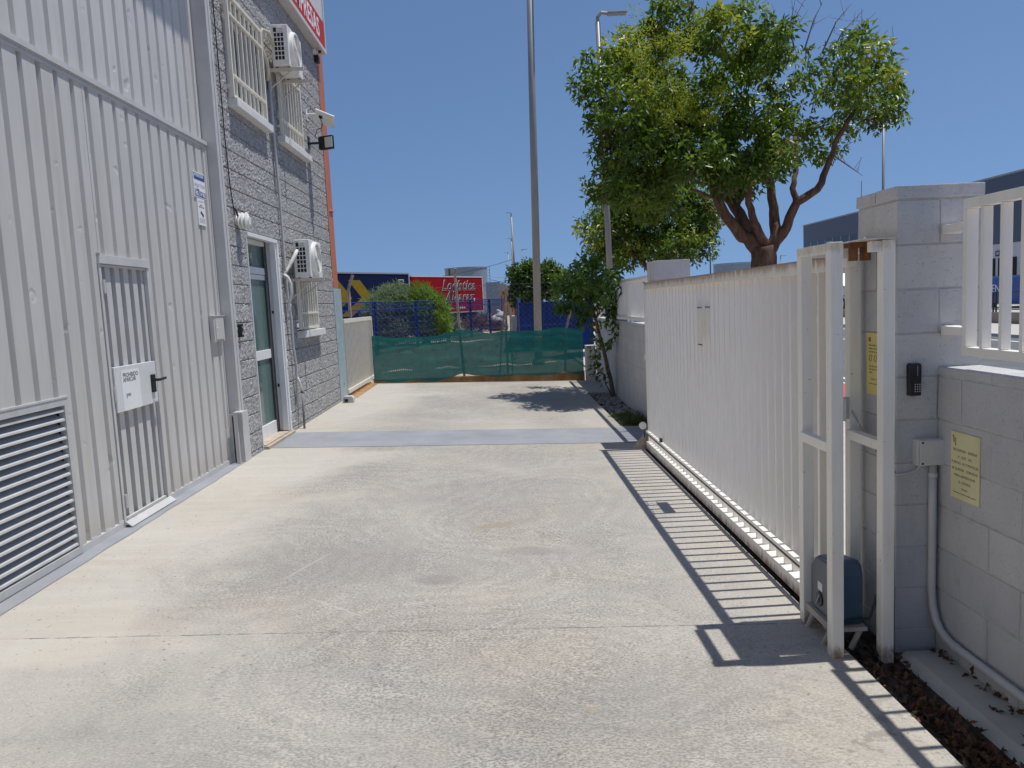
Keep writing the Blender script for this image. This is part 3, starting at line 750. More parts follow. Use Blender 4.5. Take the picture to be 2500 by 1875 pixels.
mb = MB(); mb.tube([(-2.735,8.21,6.2),(-2.74,8.225,5.2),(-2.735,8.23,4.2),(-2.74,8.25,3.4),(-2.735,8.27,2.9),(-2.73,8.33,2.60)], .006, 6)
tag(mb.build('black_cable', M_black), 'thin black cable dropping down the block wall edge to the white flue cowl', 'cable')
mb = MB(); mb.tube([(-2.70,10.20,.69),(-2.69,10.27,.60),(-2.68,10.33,.50)], .017, 8); mb.build('bent_top', M_plastic, DP, smooth=True)
# flue cowl over the door
t = thing('flue_cowl', 'white round flue cowl with three discs poking from the wall above the entrance door', 'vent', (-2.7,8.47,2.46))
mb = MB(); mb.lathe((-2.78,8.47,2.555),(1,0,0),[(0,.052),(.075,.052),(.075,.045),(.16,.045)],24); mb.build('pipe', M_plastic, t, smooth=False)
for xx, r in ((-2.725,.085),(-2.69,.088),(-2.648,.090)):
    mb = MB(); mb.lathe((xx,8.47,2.555),(1,0,0),[(-.012,.05),(-.004,r),(.004,r),(.020,.048)],30); mb.build('disc', M_plastic, t)
mb = MB(); mb.tube([(-2.72,8.40,2.60),(-2.73,8.37,2.66),(-2.745,8.36,2.68)], .01, 6); mb.build('clip', M_black, t)
# dome camera, floodlight with solar panel
t = thing('security_camera', 'small white dome camera on a black base tucked under the end of the red sign', 'camera', (-2.68,12.95,5.55))
mb = MB(); mb.lathe((-2.76,12.9,5.70),(1,0,0),[(0,.055),(.035,.055),(.05,.04)],20); mb.tube([(-2.71,12.9,5.70),(-2.66,12.92,5.69)], .03, 12); mb.build('housing', M_plastic, t)
mb = MB(); mb.lathe((-2.66,12.9,5.692),(.5,-1,-.2),[(0,.026),(.03,.026),(.034,.015)],14); mb.build('lens', M_black, t)
mb = MB(); mb.box(-2.76,-2.68,12.88,13.0,5.54,5.64); mb.build('base_box', M_black, t, bevel=.004)
t = thing('floodlight', 'square black floodlight with pale lens fixed to the corner of the block wall', 'floodlight', (-2.5,12.1,4.0))
Mr = Matrix.Rotation(math.radians(-24),3,'Z')
mb = MB(); mb.obox((-2.47,12.05,4.09), (.235,.06,.205), Mr); mb.build('case', M_black, t, bevel=.018, seg=3)
mb = MB(); mb.obox((-2.435,12.005,4.09), (.135,.012,.155), Mr); mb.build('lens', M_sat, t, bevel=.012)
mb = MB(); mb.tube([(-2.76,12.1,4.10),(-2.58,12.1,4.10)], .018, 8); mb.box(-2.77,-2.745,12.05,12.15,4.02,4.2); mb.box(-2.60,-2.575,12.06,12.14,4.0,4.18); mb.build('bracket', M_black, t)
t = thing('solar_panel', 'small tilted solar panel seen from below above the floodlight', 'solar panel', (-2.5,12.0,4.4))
Ms = Matrix.Rotation(math.radians(24),3,'Y') @ Matrix.Rotation(math.radians(-32),3,'X')
mb = MB(); mb.obox((-2.47,12.03,4.44), (.30,.26,.018), Ms); mb.build('panel', M_plastic, t, bevel=.003)
mb = MB(); mb.obox(Vector((-2.47,12.03,4.44)) + Ms @ Vector((0,0,.0105)), (.28,.24,.003), Ms); mb.build('cell', M_navy, t)
mb = MB(); mb.obox(Vector((-2.47,12.03,4.44)) + Ms @ Vector((-.06,-.02,-.018)), (.05,.04,.02), Ms); mb.tube([(-2.53,12.0,4.44),(-2.50,11.97,4.34),(-2.52,12.0,4.30),(-2.60,12.04,4.29),(-2.64,12.06,4.20)], .006, 6); mb.build('junction_lead', M_black, t)
mb = MB(); mb.tube([(-2.76,12.06,4.52),(-2.62,12.05,4.52),(-2.54,12.04,4.47)], .014, 8); mb.box(-2.77,-2.745,12.02,12.10,4.44,4.60); mb.build('arm', M_plastic, t)
# intercom, meter box, signs, poster
t = thing('intercom', 'small black intercom on the block wall beside the grey jamb', 'intercom', (-2.74,8.225,1.31))
mb = MB(); mb.box(-2.765,-2.715,8.19,8.26,1.315,1.455); mb.build('body', M_black, t, bevel=.004)
mb = MB(); mb.box(-2.716,-2.712,8.205,8.245,1.34,1.37); mb.lathe((-2.716,8.225,1.42),(1,0,0),[(0,.012),(.003,.012)],12); mb.each('button', M_grey, t)
t = thing('meter_box', 'small grey metal cupboard with a little door on the ribbed cladding next to the jamb', 'cabinet', (-2.85,7.86,1.29))
mb = MB(); mb.box(XG,XG+.045,7.715,7.995,1.29,1.548); mb.box(XG,XG+.055,7.70,8.01,1.548,1.556); mb.build('body', M_trimp, t, bevel=.003)
mb = MB(); mb.box(XG+.045,XG+.053,7.745,7.97,1.315,1.525); mb.build('door', M_clad, t, bevel=.002)
mb = MB(); mb.lathe((XG+.053,7.775,1.43),(1,0,0),[(0,.008),(.006,.008)],10); mb.build('lock', M_plate, t)
def wall_sign(name, label, cat, y0, y1, z0, z1, th, m):
    t = thing(name, label, cat, (XG+.01,(y0+y1)/2,z0)); mb = MB(); mb.box(XG-.001,XG+th,y0,y1,z0,z1); mb.build('plate', m, t, bevel=.002); return t
t = wall_sign('alarm_sign', 'blue and white alarm company sign with a phone number on the ribbed cladding', 'sign', 7.60,7.89,2.705,2.95,.014,M_paper)
mb = MB(); mb.box(XG+.014,XG+.0152,7.612,7.880,2.875,2.94); mb.box(XG+.014,XG+.0152,7.612,7.880,2.715,2.768); mb.box(XG+.014,XG+.0152,7.612,7.72,2.770,2.786); mb.build('blue_band', M_blue, t)
text_mesh('lettering', 'ATENCION', .045, (XG+.0152,7.62,2.918), (1,0,0), M_wtext, t, 'LEFT', .0006, 1., .001)
text_mesh('lettering', '902 114 963', .058, (XG+.0152,7.746,2.741), (1,0,0), M_wtext, t, 'CENTER', .0006, .85, .0015)
text_mesh('lettering', 'segur/itter', .066, (XG+.014,7.745,2.825), (1,0,0), M_gtext, t, 'CENTER', .0006)
text_mesh('lettering', '24 h', .026, (XG+.0152,7.62,2.778), (1,0,0), M_wtext, t, 'LEFT', .0006, 1., .001)
t = wall_sign('camera_notice', 'narrow white video surveillance notice hung below the blue alarm sign', 'sign', 7.655,7.84,2.44,2.70,.012,M_paper)
text_mesh('lettering', 'seguritter', .032, (XG+.012,7.747,2.672), (1,0,0), M_gtext, t, 'CENTER', .0006)
text_mesh('lettering', 'ZONA\nVIDEOVIGILADA', .019, (XG+.012,7.747,2.625), (1,0,0), M_ktext, t, 'CENTER', .0006, 1., .0006)
mb = MB(); Mr2 = Matrix.Rotation(math.radians(-28),3,'X'); mb.obox((XG+.0125,7.745,2.555), (.001,.062,.026), Mr2); mb.obox((XG+.0125,7.775,2.535), (.001,.022,.034), Mr2); mb.build('camera_symbol', M_ktext, t)
mb = MB()
for k in range(4): mb.box(XG+.012,XG+.0125,7.675,7.82,2.465+.012*k,2.469+.012*k)
mb.build('small_print', M_gtext, t)
t = thing('no_parking_poster', 'white paper poster reading PROHIBIDO APARCAR stuck on the wicket door plate', 'poster', (-2.84,5.94,.87))
mb = MB(); mb.box(XG+.0225,XG+.024,5.795,6.087,.868,1.172); mb.build('sheet', M_paper, t)
text_mesh('lettering', 'PROHIBIDO\nAPARCAR', .046, (XG+.024,5.82,1.115), (1,0,0), M_ktext, t, 'LEFT', .0006, 1., .0008, .78)
text_mesh('logo', 'pvn', .05, (XG+.024,5.885,.985), (1,0,0), M_ktext, t, 'CENTER', .0006, 1., .001)
# ground box at the column foot
t = thing('gate_motor_cover', 'small grey cover box on the ground at the foot of the orange corner column', 'box', (-2.6,12.98,0))
mb = MB(); mb.prism([(-2.69,-.01),(-2.51,-.01),(-2.51,.07),(-2.54,.105),(-2.66,.105),(-2.69,.07)], 'y', 12.92, 13.08); mb.build('cover', M_grp, t, bevel=.004)
mb = MB(); mb.box(-2.66,-2.60,12.91,12.925,.01,.06); mb.build('port', M_black, t)

# ------------------------------------------------------------------ block walls on the right
ZJ = [-.26 + .0 for _ in range(1)] + [-.072+.1985*k for k in range(0, 11)]
def rough_edges(o, a=.0016):
    for v in o.data.vertices:
        w = v.co + o.location
        v.co += Vector((noise.noise(w*31), noise.noise(w*31+Vector((7,3,1))), noise.noise(w*31+Vector((1,9,4)))))*a*1.6 + Vector((noise.noise(w*90), noise.noise(w*90+Vector((2,5,8))), noise.noise(w*90+Vector((6,1,3)))))*a
    o.data.update()
    return o
def blockrun(mb, axis, a0, a1, b0, b1, z0, z1, off=0., step=.4, jt=.008, inset=.004):
    """running-bond blocks along axis ('x' or 'y'), thickness b0..b1"""
    lv = [z0] + [z for z in ZJ if z0+.02 < z < z1-.02] + [z1]
    mb.cur = 1
    if axis == 'y': mb.box(b0+inset,b1-inset,a0+inset,a1-inset,z0,z1-inset)
    else: mb.box(a0+inset,a1-inset,b0+inset,b1-inset,z0,z1-inset)
    mb.cur = 0
    for r in range(len(lv)-1):
        za, zb = lv[r]+(jt/2 if r else 0), lv[r+1]-(jt/2 if r < len(lv)-2 else 0)
        cuts = [a1]; c = a1 - (step if (r % 2) else step/2) + off
        while c > a0+.03: 
            if c < a1-.03: cuts.append(c)
            c -= step
        cuts.append(a0); cuts = cuts[::-1]
        for q in range(len(cuts)-1):
            p0 = cuts[q]+(jt/2 if q else 0); p1 = cuts[q+1]-(jt/2 if q < len(cuts)-2 else 0)
            e = .0015*R.random(); mb.cur = R.choice((0,0,2,3))
            if axis == 'y': mb.box(b0+e,b1-e,p0,p1,za,zb)
            else: mb.box(p0,p1,b0+e,b1-e,za,zb)
def pillar(mb, x0, x1, y0, y1, z0, z1, cap=True, jt=.008, inset=.004, flip=0):
    lv = [z0] + [z for z in ZJ if z0+.02 < z < z1-.02] + [z1]
    mb.cur = 1; mb.box(x0+inset,x1-inset,y0+inset,y1-inset,z0,z1-.02); mb.cur = 0
    for r in range(len(lv)-1):
        za, zb = lv[r]+(jt/2 if r else 0), lv[r+1]-(jt/2 if r < len(lv)-2 else 0)
        last = r == len(lv)-2 and cap; g = .006 if last else 0; mb.cur = R.choice((0,0,2,3))
        if (r+flip) % 2: 
            xm = (x0+x1)/2; mb.box(x0-g,xm-jt/2,y0-g,y1+g,za,zb); mb.box(xm+jt/2,x1+g,y0-g,y1+g,za,zb)
        else:
            ym = (y0+y1)/2; mb.box(x0-g,x1+g,y0-g,ym-jt/2,za,zb); mb.box(x0-g,x1+g,ym+jt/2,y1+g,za,zb)
mb = MB(); pillar(mb, 1.795, 2.18, 3.45, 3.825, -.24, 1.972, flip=1)
tag(rough_edges(mb.build('block_pillar', [M_block, M_joint, M_blockb, M_blockc], bevel=.004)), 'tall near grey block pillar carrying the keypad beside the gate frame', 'pillar')
mb = MB(); blockrun(mb, 'y', -4., 3.448, 1.985, 2.175, -.24, 1.158, off=.02)
tag(rough_edges(mb.build('boundary_wall', [M_block, M_joint, M_blockb, M_blockc], bevel=.004)), 'near low grey block wall running to the right foreground with a yellow notice on it', 'wall')
mb = MB(); pillar(mb, 1.74, 2.13, 8.52, 8.90, -.24, 1.925)
tag(rough_edges(mb.build('block_pillar', [M_block, M_joint, M_blockb, M_blockc], bevel=.004)), 'far grey block pillar with a cracked cap at the closed end of the sliding gate', 'pillar')
mb = MB(); blockrun(mb, 'y', 8.902, 16.0, 2.0, 2.19, -.24, 1.16, off=.1)
tag(rough_edges(mb.build('boundary_wall', [M_block2, M_joint, M_block2, M_block2], bevel=.004)), 'far low grey block wall behind the planting bed and leaning sapling', 'wall')
mb = MB(); pillar(mb, 1.79, 1.995, 16.0, 16.25, -.24, .58, cap=False)
tag(rough_edges(mb.build('block_pillar', [M_block2, M_joint, M_block2, M_block2], bevel=.004)), 'stub block pillar at the right end of the green netting', 'pillar')

# railings on the walls
def railing(name, label, x, y0, y1, zb, zt, sp, stile, mat, group=None, post=None, bracket=False):
    t = thing(name, label, 'fence', (x+.025,(y0+y1)/2,zb), group)
    mb = MB(); mb.box(x,x+.05,y0,y1,zb,zb+.038); mb.box(x,x+.05,y0,y1,zt-.042,zt)
    mb.box(x,x+.05,y1-stile,y1,zb+.038,zt-.042); mb.box(x,x+.05,y0,y0+stile,zb+.038,zt-.042); mb.build('frame', mat, t, bevel=.003)
    mb = MB(); y = y1-stile-.085
    while y > y0+.06: mb.box(x+.004,x+.044,y-.02,y,zb+.039,zt-.043); y -= sp
    mb.build('bars', mat, t, bevel=.002)
    return t
t = railing('wall_railing', 'white steel railing on the near low wall at the right edge of the picture', 2.0, -3.9, 3.30, 1.22, 1.885, .1235, .03, M_white)
mb = MB()
for zz in (1.752,1.305): mb.next().box(1.994,2.06,3.405,3.447,zz,zz+.04); mb.box(1.994,2.06,3.30,3.405,zz+.002,zz+.038); mb.lathe((2.012,3.405,zz+.02),(0,-1,0),[(0,.008),(.004,.007)],10)
mb.each('bracket', M_white, t, bevel=.003)
mb = MB()
for yy in (-2.2,-.4,1.4): mb.box(2.008,2.042,yy,yy+.03,1.158,1.22)
mb.each('foot', M_white, t)
t = railing('wall_railing', 'white steel railing on the far low wall behind the sapling', 1.985, 8.91, 16.0, 1.215, 1.82, .11, .04, M_white)
mb = MB()
for yy in (9.6,11.85,13.9,15.7): mb.next().box(1.99,2.03,yy,yy+.04,1.16,1.215); mb.box(2.036,2.076,yy,yy+.05,1.16,1.84)
mb.each('post', M_white, t)

# ------------------------------------------------------------------ sliding gate
t = thing('sliding_gate', 'long white sliding gate of upright slats with rusty top rail along the right', 'gate', (1.63,6.1,-.15))
mb = MB(); mb.box(1.608,1.652,3.72,8.45,1.618,1.688); mb.box(1.600,1.66,8.40,8.45,-.06,1.618); mb.box(1.608,1.652,3.72,3.77,-.06,1.618)
mb.box(1.605,1.615,8.45,8.46,-.1,1.70); mb.box(1.598,1.612,8.42,8.49,1.69,1.70)
mb.build('frame', M_gate, t, bevel=.003)
mb = MB()
for k in range(38):
    yy = 3.862+.1243*k; dx = .002*(R.random()-.5); dy = .006*(R.random()-.5)
    if k == 14: dy = .014
    mb.box(1.609+dx,1.651+dx,yy-.0108+dy,yy+.0108+dy,-.058,1.617)
mb.build('slats', M_gate, t)
mb = MB(); mb.box(1.578,1.652,3.70,8.45,-.142,-.060); mb.build('bottom_beam', M_postw, t, bevel=.004)
mb = MB(); mb.box(1.575,1.608,3.74,8.42,.056,.061); mb.box(1.575,1.579,3.74,8.42,.040,.056); mb.build('rack_ledge', M_gate, t)
mb = MB(); y = 3.74
mb.box(1.581,1.59,3.74,8.42,.030,.040)
while y < 8.40: mb.box(1.581,1.592,y,y+.009,.018,.030); y += .018
mb.build('gear_rack', paint('rack_steel', (.08,.075,.07), .6, .2), t)
mb = MB(); mb.box(1.577,1.60,7.66,7.72,.062,.10); mb.build('limit_magnet', M_black, t, bevel=.004)
mb = MB(); mb.box(1.60,1.606,8.45,8.51,.84,.90); mb.build('stop_tab', M_white, t)
mb = MB(); mb.box(1.688,1.692,5.86,6.18,1.14,1.45); mb.build('back_plate', M_white, t)
mb = MB()
for yy, zz in ((6.16,1.43),(5.92,1.436),(6.16,1.135)): mb.next().box(1.6045,1.609,yy-.075,yy+.05,zz-.004,zz+.004); mb.box(1.603,1.69,yy-.004,yy+.004,zz-.003,zz+.003)
mb.each('cable_tie', M_black, t)
mb = MB(); mb.box(1.602,1.656,3.70,3.722,.90,1.0); mb.build('lock_case', M_galv, t, bevel=.003)
mb = MB(); mb.box(1.56,1.70,3.0,8.6,-.20,-.182); mb.box(1.612,1.632,3.0,8.6,-.184,-.162); tag(mb.build('gate_track', M_rail), 'dark steel floor track under the white sliding gate', 'track')
# guide frame
t = thing('gate_guide_frame', 'white four-post steel guide frame around the near end of the sliding gate', 'frame', (1.6,3.55,-.15))
for x0, y0 in ((1.448,3.34),(1.677,3.34),(1.475,3.735),(1.712,3.735)):
    mb = MB(); mb.box(x0,x0+.055,y0,y0+.055,gz(x0)-.03,1.735); mb.build('post', M_postw, t, bevel=.004)
mb = MB()
mb.box(1.456,1.50,3.395,3.735,1.690,1.733); mb.box(1.690,1.735,3.395,3.735,1.690,1.733)
mb.box(1.53,1.712,3.742,3.785,1.686,1.731); mb.box(1.628,1.677,3.35,3.385,1.685,1.731)
mb.box(1.462,1.502,3.395,3.735,.795,.84); mb.box(1.690,1.735,3.395,3.735,.795,.84)
mb.each('cross_rail', M_postw, t, bevel=.003)
mb = MB(); mb.box(1.59,1.735,3.34,3.79,1.737,1.743); mb.build('top_plate', M_postw, t)
mb = MB(); mb.box(1.605,1.628,3.58,3.64,1.67,1.731); mb.box(1.655,1.70,3.64,3.70,1.635,1.69); mb.each('guide_block', M_white, t, bevel=.002)
mb = MB(); mb.tube([(1.62,3.50,1.73),(1.62,3.50,1.655)], .02, 12); mb.tube([(1.685,3.52,1.73),(1.685,3.52,1.655)], .024, 12); mb.each('guide_roller', M_rust, t)
mb = MB(); mb.box(1.595,1.70,3.48,3.54,1.715,1.734); mb.build('roller_plate', M_rust, t)
mb = MB()
for xx, yy in ((1.475,3.42),(1.71,3.42),(1.60,3.36),(1.60,3.76)): mb.lathe((xx,yy,1.7345 if xx != 1.60 else 1.743),(0,0,1),[(0,.011),(.007,.010)],6)
mb.each('bolt', M_galv, t)
mb = MB(); mb.box(1.655,1.708,3.73,3.74,.89,1.0); mb.box(1.655,1.662,3.66,3.73,.89,1.0); mb.build('striker', M_grp, t, bevel=.002)
# gate motor
t = thing('gate_motor', 'blue grey gate motor housing on a bracket inside the guide frame', 'motor', (1.55,3.6,-.15))
mb = MB(); mb.prism([(3.44,-.035),(3.70,-.035),(3.70,.17),(3.655,.235),(3.49,.262),(3.455,.245),(3.44,.20)], 'x', 1.51, 1.64); mb.build('housing', M_motor, t, bevel=.016, seg=3)
mb = MB(); mb.prism([(3.50,-.036),(3.712,-.036),(3.712,.165),(3.66,.225),(3.50,.235)], 'x', 1.503, 1.55); mb.build('side_cover', M_motor2, t, bevel=.008)
mb = MB(); mb.lathe((1.504,3.605,.03),(-1,0,0),[(0,.036),(.006,.036),(.008,.028)],24); K_ = mb.build('release_lock', M_black, t)
mb = MB(); mb.tube([(1.493,3.59,.055),(1.493,3.62,.005)], .005, 6); mb.build('key', M_galv, K_)
mb = MB(); mb.box(1.5015,1.503,3.575,3.625,.075,.115); mb.build('label', M_paper, t)
mb = MB(); mb.box(1.485,1.645,3.41,3.735,-.056,-.038); mb.box(1.485,1.495,3.41,3.735,-.072,-.056)
for (xa, ya, xb, yb) in ((1.50,3.66,1.48,3.705),(1.50,3.64,1.56,3.60),(1.50,3.46,1.47,3.50),(1.62,3.43,1.59,3.46)): mb.tube([(xa,ya,-.055),(xb,yb,-.16)], .013, 8)
mb.build('tray', paint('tray_steel', (.42,.38,.33), .6, .15, 12., .1, 60.), t)
mb = MB(); mb.tube([(1.50,3.44,-.02),(1.66,3.42,.0),(1.69,3.41,.12)], .006, 6); mb.build('lead', M_black, t)

# keypad, junction box, conduit, notices
t = thing('keypad', 'slim black access keypad with small white buttons on the near block pillar', 'keypad', (1.866,3.44,1.03))
mb = MB(); mb.prism([(1.841,1.035),(1.892,1.035),(1.894,1.17),(1.888,1.182),(1.845,1.182),(1.839,1.17)], 'y', 3.418, 3.451); mb.build('body', M_black, t, bevel=.003)
mb = MB()
for r in range(4):
    for c_ in range(3): mb.box(1.8615+.0105*c_,1.8665+.0105*c_,3.4168,3.419,1.0525+.0105*r,1.0575+.0105*r)
mb.each('button', paint('keypad_button', (.42,.44,.46), .4, .05), t)
mb = MB(); mb.box(1.8735,1.8755,3.4165,3.419,1.125,1.172); mb.build('light_bar', M_grey, t)
t = thing('junction_box', 'grey plastic junction box with four corner screws on the near pillar', 'box', (1.94,3.42,.71))
mb = MB(); mb.box(1.868,2.005,3.405,3.452,.714,.834); mb.build('body', M_grp, t, bevel=.006, seg=3)
mb = MB(); mb.box(1.878,2.008,3.394,3.4045,.716,.832); mb.build('lid', M_grp, t, bevel=.004)
mb = MB()
for xx in (1.888,1.998):
    for zz in (.726,.822): mb.lathe((xx,3.3945,zz),(0,-1,0),[(0,.0055),(.0015,.005)],10)
mb.each('screw', M_black, t)
mb = MB(); mb.tube([(1.953,3.428,.713),(1.953,3.428,.5),(1.953,3.428,.13),(1.954,3.42,.05),(1.955,3.395,-.01),(1.956,3.36,-.045),(1.957,3.31,-.066),(1.957,3.24,-.074),(1.957,2.6,-.075),(1.957,-2,-.078)], .0175, 12)
P_ = mb.build('conduit', M_pipe, smooth=True); tag(P_, 'thick grey conduit dropping from the junction box and bending along the near wall foot', 'pipe')
mb = MB(); mb.lathe((1.953,3.428,.655),(0,0,1),[(0,.0205),(.02,.0205)],14); mb.lathe((1.953,3.428,.115),(0,0,1),[(0,.020),(.008,.020)],14); mb.lathe((1.957,3.245,-.074),(0,-1,0),[(0,.0205),(.025,.0205)],14)
mb.each('collar', M_pipe, P_)
mb = MB(); mb.tube([(1.90,3.43,.712),(1.885,3.44,.69),(1.85,3.442,.675),(1.80,3.442,.67),(1.786,3.45,.672),(1.785,3.52,.72),(1.786,3.62,.74),(1.785,3.68,.78),(1.76,3.74,.86),(1.72,3.73,.93)], .0055, 6)
tag(mb.build('grey_cable', M_pipe), 'thin grey cable looping from the junction box round the pillar to the gate striker', 'cable')
def notice(name, label, plane, lines, m, emblem):
    """lines = [(text, size, dz)]; plane is ('x', X, ya, yb, z0, z1, face)"""
    X, ya, yb, z0, z1 = plane
    t = thing(name, label, 'notice', (X,(ya+yb)/2,z0))
    mb = MB(); mb.box(X-.004,X,ya,yb,z0,z1); mb.build('sheet', m, t)
    for txt, size, zz, al in lines:
        yy = (ya+yb)/2 if al == 'CENTER' else yb-.022
        text_mesh('lettering', txt, size, (X-.004,yy,zz), (-1,0,0), M_ktext, t, al, .0006)
    emblem(t)
    return t
def emb1(t):
    mb = MB(); mb.box(1.9800,1.981,3.298,3.318,.838,.86); mb.build('emblem', paint('emblem_brown', (.45,.30,.14), .5, .1), t)
    mb = MB(); mb.box(1.9800,1.981,3.312,3.322,.862,.867); mb.box(1.9800,1.981,3.297,3.302,.826,.836); mb.build('emblem_corner', M_ktext, t)
notice('yellow_notice', 'pale yellow notice about waiting for the automatic gates on the near low wall', (1.985,3.131,3.335,.590,.886),
       [('RECUERDEN   ESPERAR',.0165,.806,'CENTER'),('A   QUE   LAS',.0165,.778,'CENTER'),('PUERTAS  AUTOMATICAS',.0165,.750,'CENTER'),('SE QUEDEN   CERRADAS',.0165,.722,'CENTER'),
        ('PARA ABANDONAR',.0165,.694,'CENTER'),('EL CENTRO',.0165,.666,'CENTER'),('Gracias',.0145,.639,'CENTER'),('MANTENGA ESTA PUERTA SIEMPRE CERRADA',.0080,.616,'CENTER')], M_pyel, emb1)
def emb2(t):
    mb = MB(); mb.box(1.7895,1.7905,3.683,3.703,1.271,1.292); mb.build('emblem', paint('emblem_red', (.36,.09,.05), .5, .1), t)
    mb = MB()
    for k in range(3):
        y = 3.70-.048*k
        mb.tube([(1.7905,y,1.185),(1.7905,y-.008,1.205),(1.7905,y-.02,1.208),(1.7905,y-.034,1.202),(1.7905,y-.024,1.196),(1.7905,y-.022,1.180),(1.7905,y-.012,1.176),(1.7905,y,1.185)], .0016, 5)
    mb.build('pointing_hand', M_ktext, t)
notice('yellow_notice', 'bright yellow notice on the near pillar, half hidden by a white post', (1.7945,3.50,3.725,1.016,1.314),
       [('PARA ABRIR LA PUERTA',.0125,1.254,'LEFT'),('DEBEN UTILIZAR EL',.0125,1.238,'LEFT'),('SENSOR DE LA DERECHA',.0125,1.222,'LEFT'),
        ('YOU MUST USE SENSOR ON',.0125,1.152,'LEFT'),('THE RIGHT TO OPEN THE',.0125,1.137,'LEFT'),('DOOR',.0125,1.122,'LEFT'),('      Gracias - Thank you',.0125,1.092,'LEFT'),('MANTENGA ESTA PUERTA SIEMPRE CERRADA',.0068,1.068,'LEFT')], M_yel, emb2)
# lamp on a sandbag at the far end of the gate
t = thing('floor_lamp', 'small round white lamp on a stalk at the far end of the sliding gate', 'lamp', (1.56,8.47,-.15))
mb = MB(); mb.lathe((1.552,8.47,.108),(-.25,-1,.05),[(-.05,.035),(-.02,.048),(.008,.048)],24); mb.build('case', M_black, t)
mb = MB(); mb.lathe((1.5505,8.462,.1085),(-.25,-1,.05),[(.002,.043),(.010,.040),(.013,.025)],24); mb.build('lens', M_plastic, t)
mb = MB(); mb.tube([(1.565,8.49,.07),(1.572,8.49,-.02),(1.57,8.49,-.14)], .006, 6); mb.build('stalk', M_black, t)
t = MB(); prof = [(.0,.105),(.03,.10),(.07,.075),(.11,.045),(.135,.022),(.155,.030)]
nn = 18; vs = []; fs = []
for h, r in prof:
    for k in range(nn):
        a = 2*PI*k/nn; rr = r*(1+.16*noise.noise(Vector((math.cos(a)*1.5,math.sin(a)*1.5,h*14))))
        vs.append((1.535+rr*math.cos(a)*.85+h*.25,8.51+rr*math.sin(a)*.8,-.152+h))
for i in range(len(prof)-1):
    for k in range(nn): fs.append((i*nn+k,i*nn+(k+1)%nn,(i+1)*nn+(k+1)%nn,(i+1)*nn+k))
fs.append(tuple((len(prof)-1)*nn+k for k in range(nn)))
t.add(vs, fs); tag(t.build('sandbag', M_sand, smooth=True), 'tan cloth weight bag slumped under the small round lamp', 'bag')

# ------------------------------------------------------------------ far end of the drive
t = thing('picket_gate', 'cream picket gate leaf past the orange corner column on the left', 'gate', (-2.75,15.2,.05))
mb = MB(); mb.box(-2.775,-2.725,13.70,16.66,1.32,1.395); mb.box(-2.78,-2.72,13.70,16.66,.07,.14); mb.box(-2.78,-2.72,16.60,16.66,.0,1.395); mb.build('frame', M_cream, t, bevel=.003)
mb = MB(); y = 13.75
while y < 16.55: mb.box(-2.764,-2.736,y,y+.022,.14,1.32); y += .118
mb.build('pickets', M_cream, t)
mb = MB(); mb.box(-2.72,-2.68,16.58,16.68,.80,.92); mb.build('latch', M_white, t)
mb = MB(); sheet(mb, -2.86, -2.58, 13.66, 16.12, .006, .004); mb.box(-2.76,-2.73,13.66,16.12,.0,.03); tag(mb.build('gate_track', M_krust), 'rusty brown floor track below the cream picket gate', 'track')
mb = MB()
pts = [(-2.70+.3*k) for k in range(16)]
for k in range(15):
    x0, x1 = -2.68+.296*k, -2.68+.296*(k+1)
    mb.box(x0,x1,16.13,16.30,-.25,.06+.006*noise.noise(Vector((k,2,0))) - .035*(k/15.))
tag(mb.build('kerb_wall', M_krust), 'low rust stained concrete upstand under the green netting', 'wall')
# chain-link fence
t = thing('chain_link_fence', 'chain-link fence with rusty leaning posts across the end of the drive above green netting', 'fence', (-.45,16.22,0))
mb = MB(); X0, X1, Z0, Z1 = -2.68, 1.76, .05, 1.95; W_, Hh = X1-X0, Z1-Z0; sp = .11
k = -int(Hh/sp)-1
while k*sp < W_:
    for sgn in (1,-1):
        a = k*sp
        if sgn == 1: p = [(X0+a, Z0), (X0+a+Hh, Z1)]
        else: p = [(X0+a, Z1), (X0+a+Hh, Z0)]
        (xa, za), (xb, zb) = p
        if xa < X0: f_ = (X0-xa)/(xb-xa); za = za+(zb-za)*f_; xa = X0
        if xb > X1: f_ = (X1-xa)/(xb-xa); zb = za+(zb-za)*f_; xb = X1
        if xb-xa > .02: mb.tube([(xa,16.22,za),(xb,16.22,zb)], .0012, 3, False)
    k += 1
mb.build('wire_mesh', M_wire, t, fix=False)
mb = MB()
for zz in (.35,1.05,1.93): mb.tube([(X0,16.225,zz),(X1,16.225,zz)], .0016, 4, False)
mb.build('tension_wire', M_wire, t, fix=False)
for pts_, r in (([(-.775,16.24,.0),(-.80,16.24,.5),(-.828,16.24,1.03),(-.862,16.24,2.125),(-.85,16.20,2.31)], .027),
               ([(-.03,16.5,.0),(.06,16.5,.95),(.205,16.4,1.75),(.225,16.36,1.92)], .020), ([(.15,16.4,0),(.15,16.4,.95),(.185,16.4,1.88)], .020), ([(.25,16.4,0),(.255,16.4,1.45)], .018),
               ([(1.40,16.7,0),(1.46,16.7,.93),(1.57,16.7,1.32)], .026), ([(-2.86,15.0,0),(-2.86,15.0,1.95),(-2.76,15.0,2.22)], .03)):
    mb = MB(); mb.tube(pts_, r, 10); mb.build('post', M_postr, t)
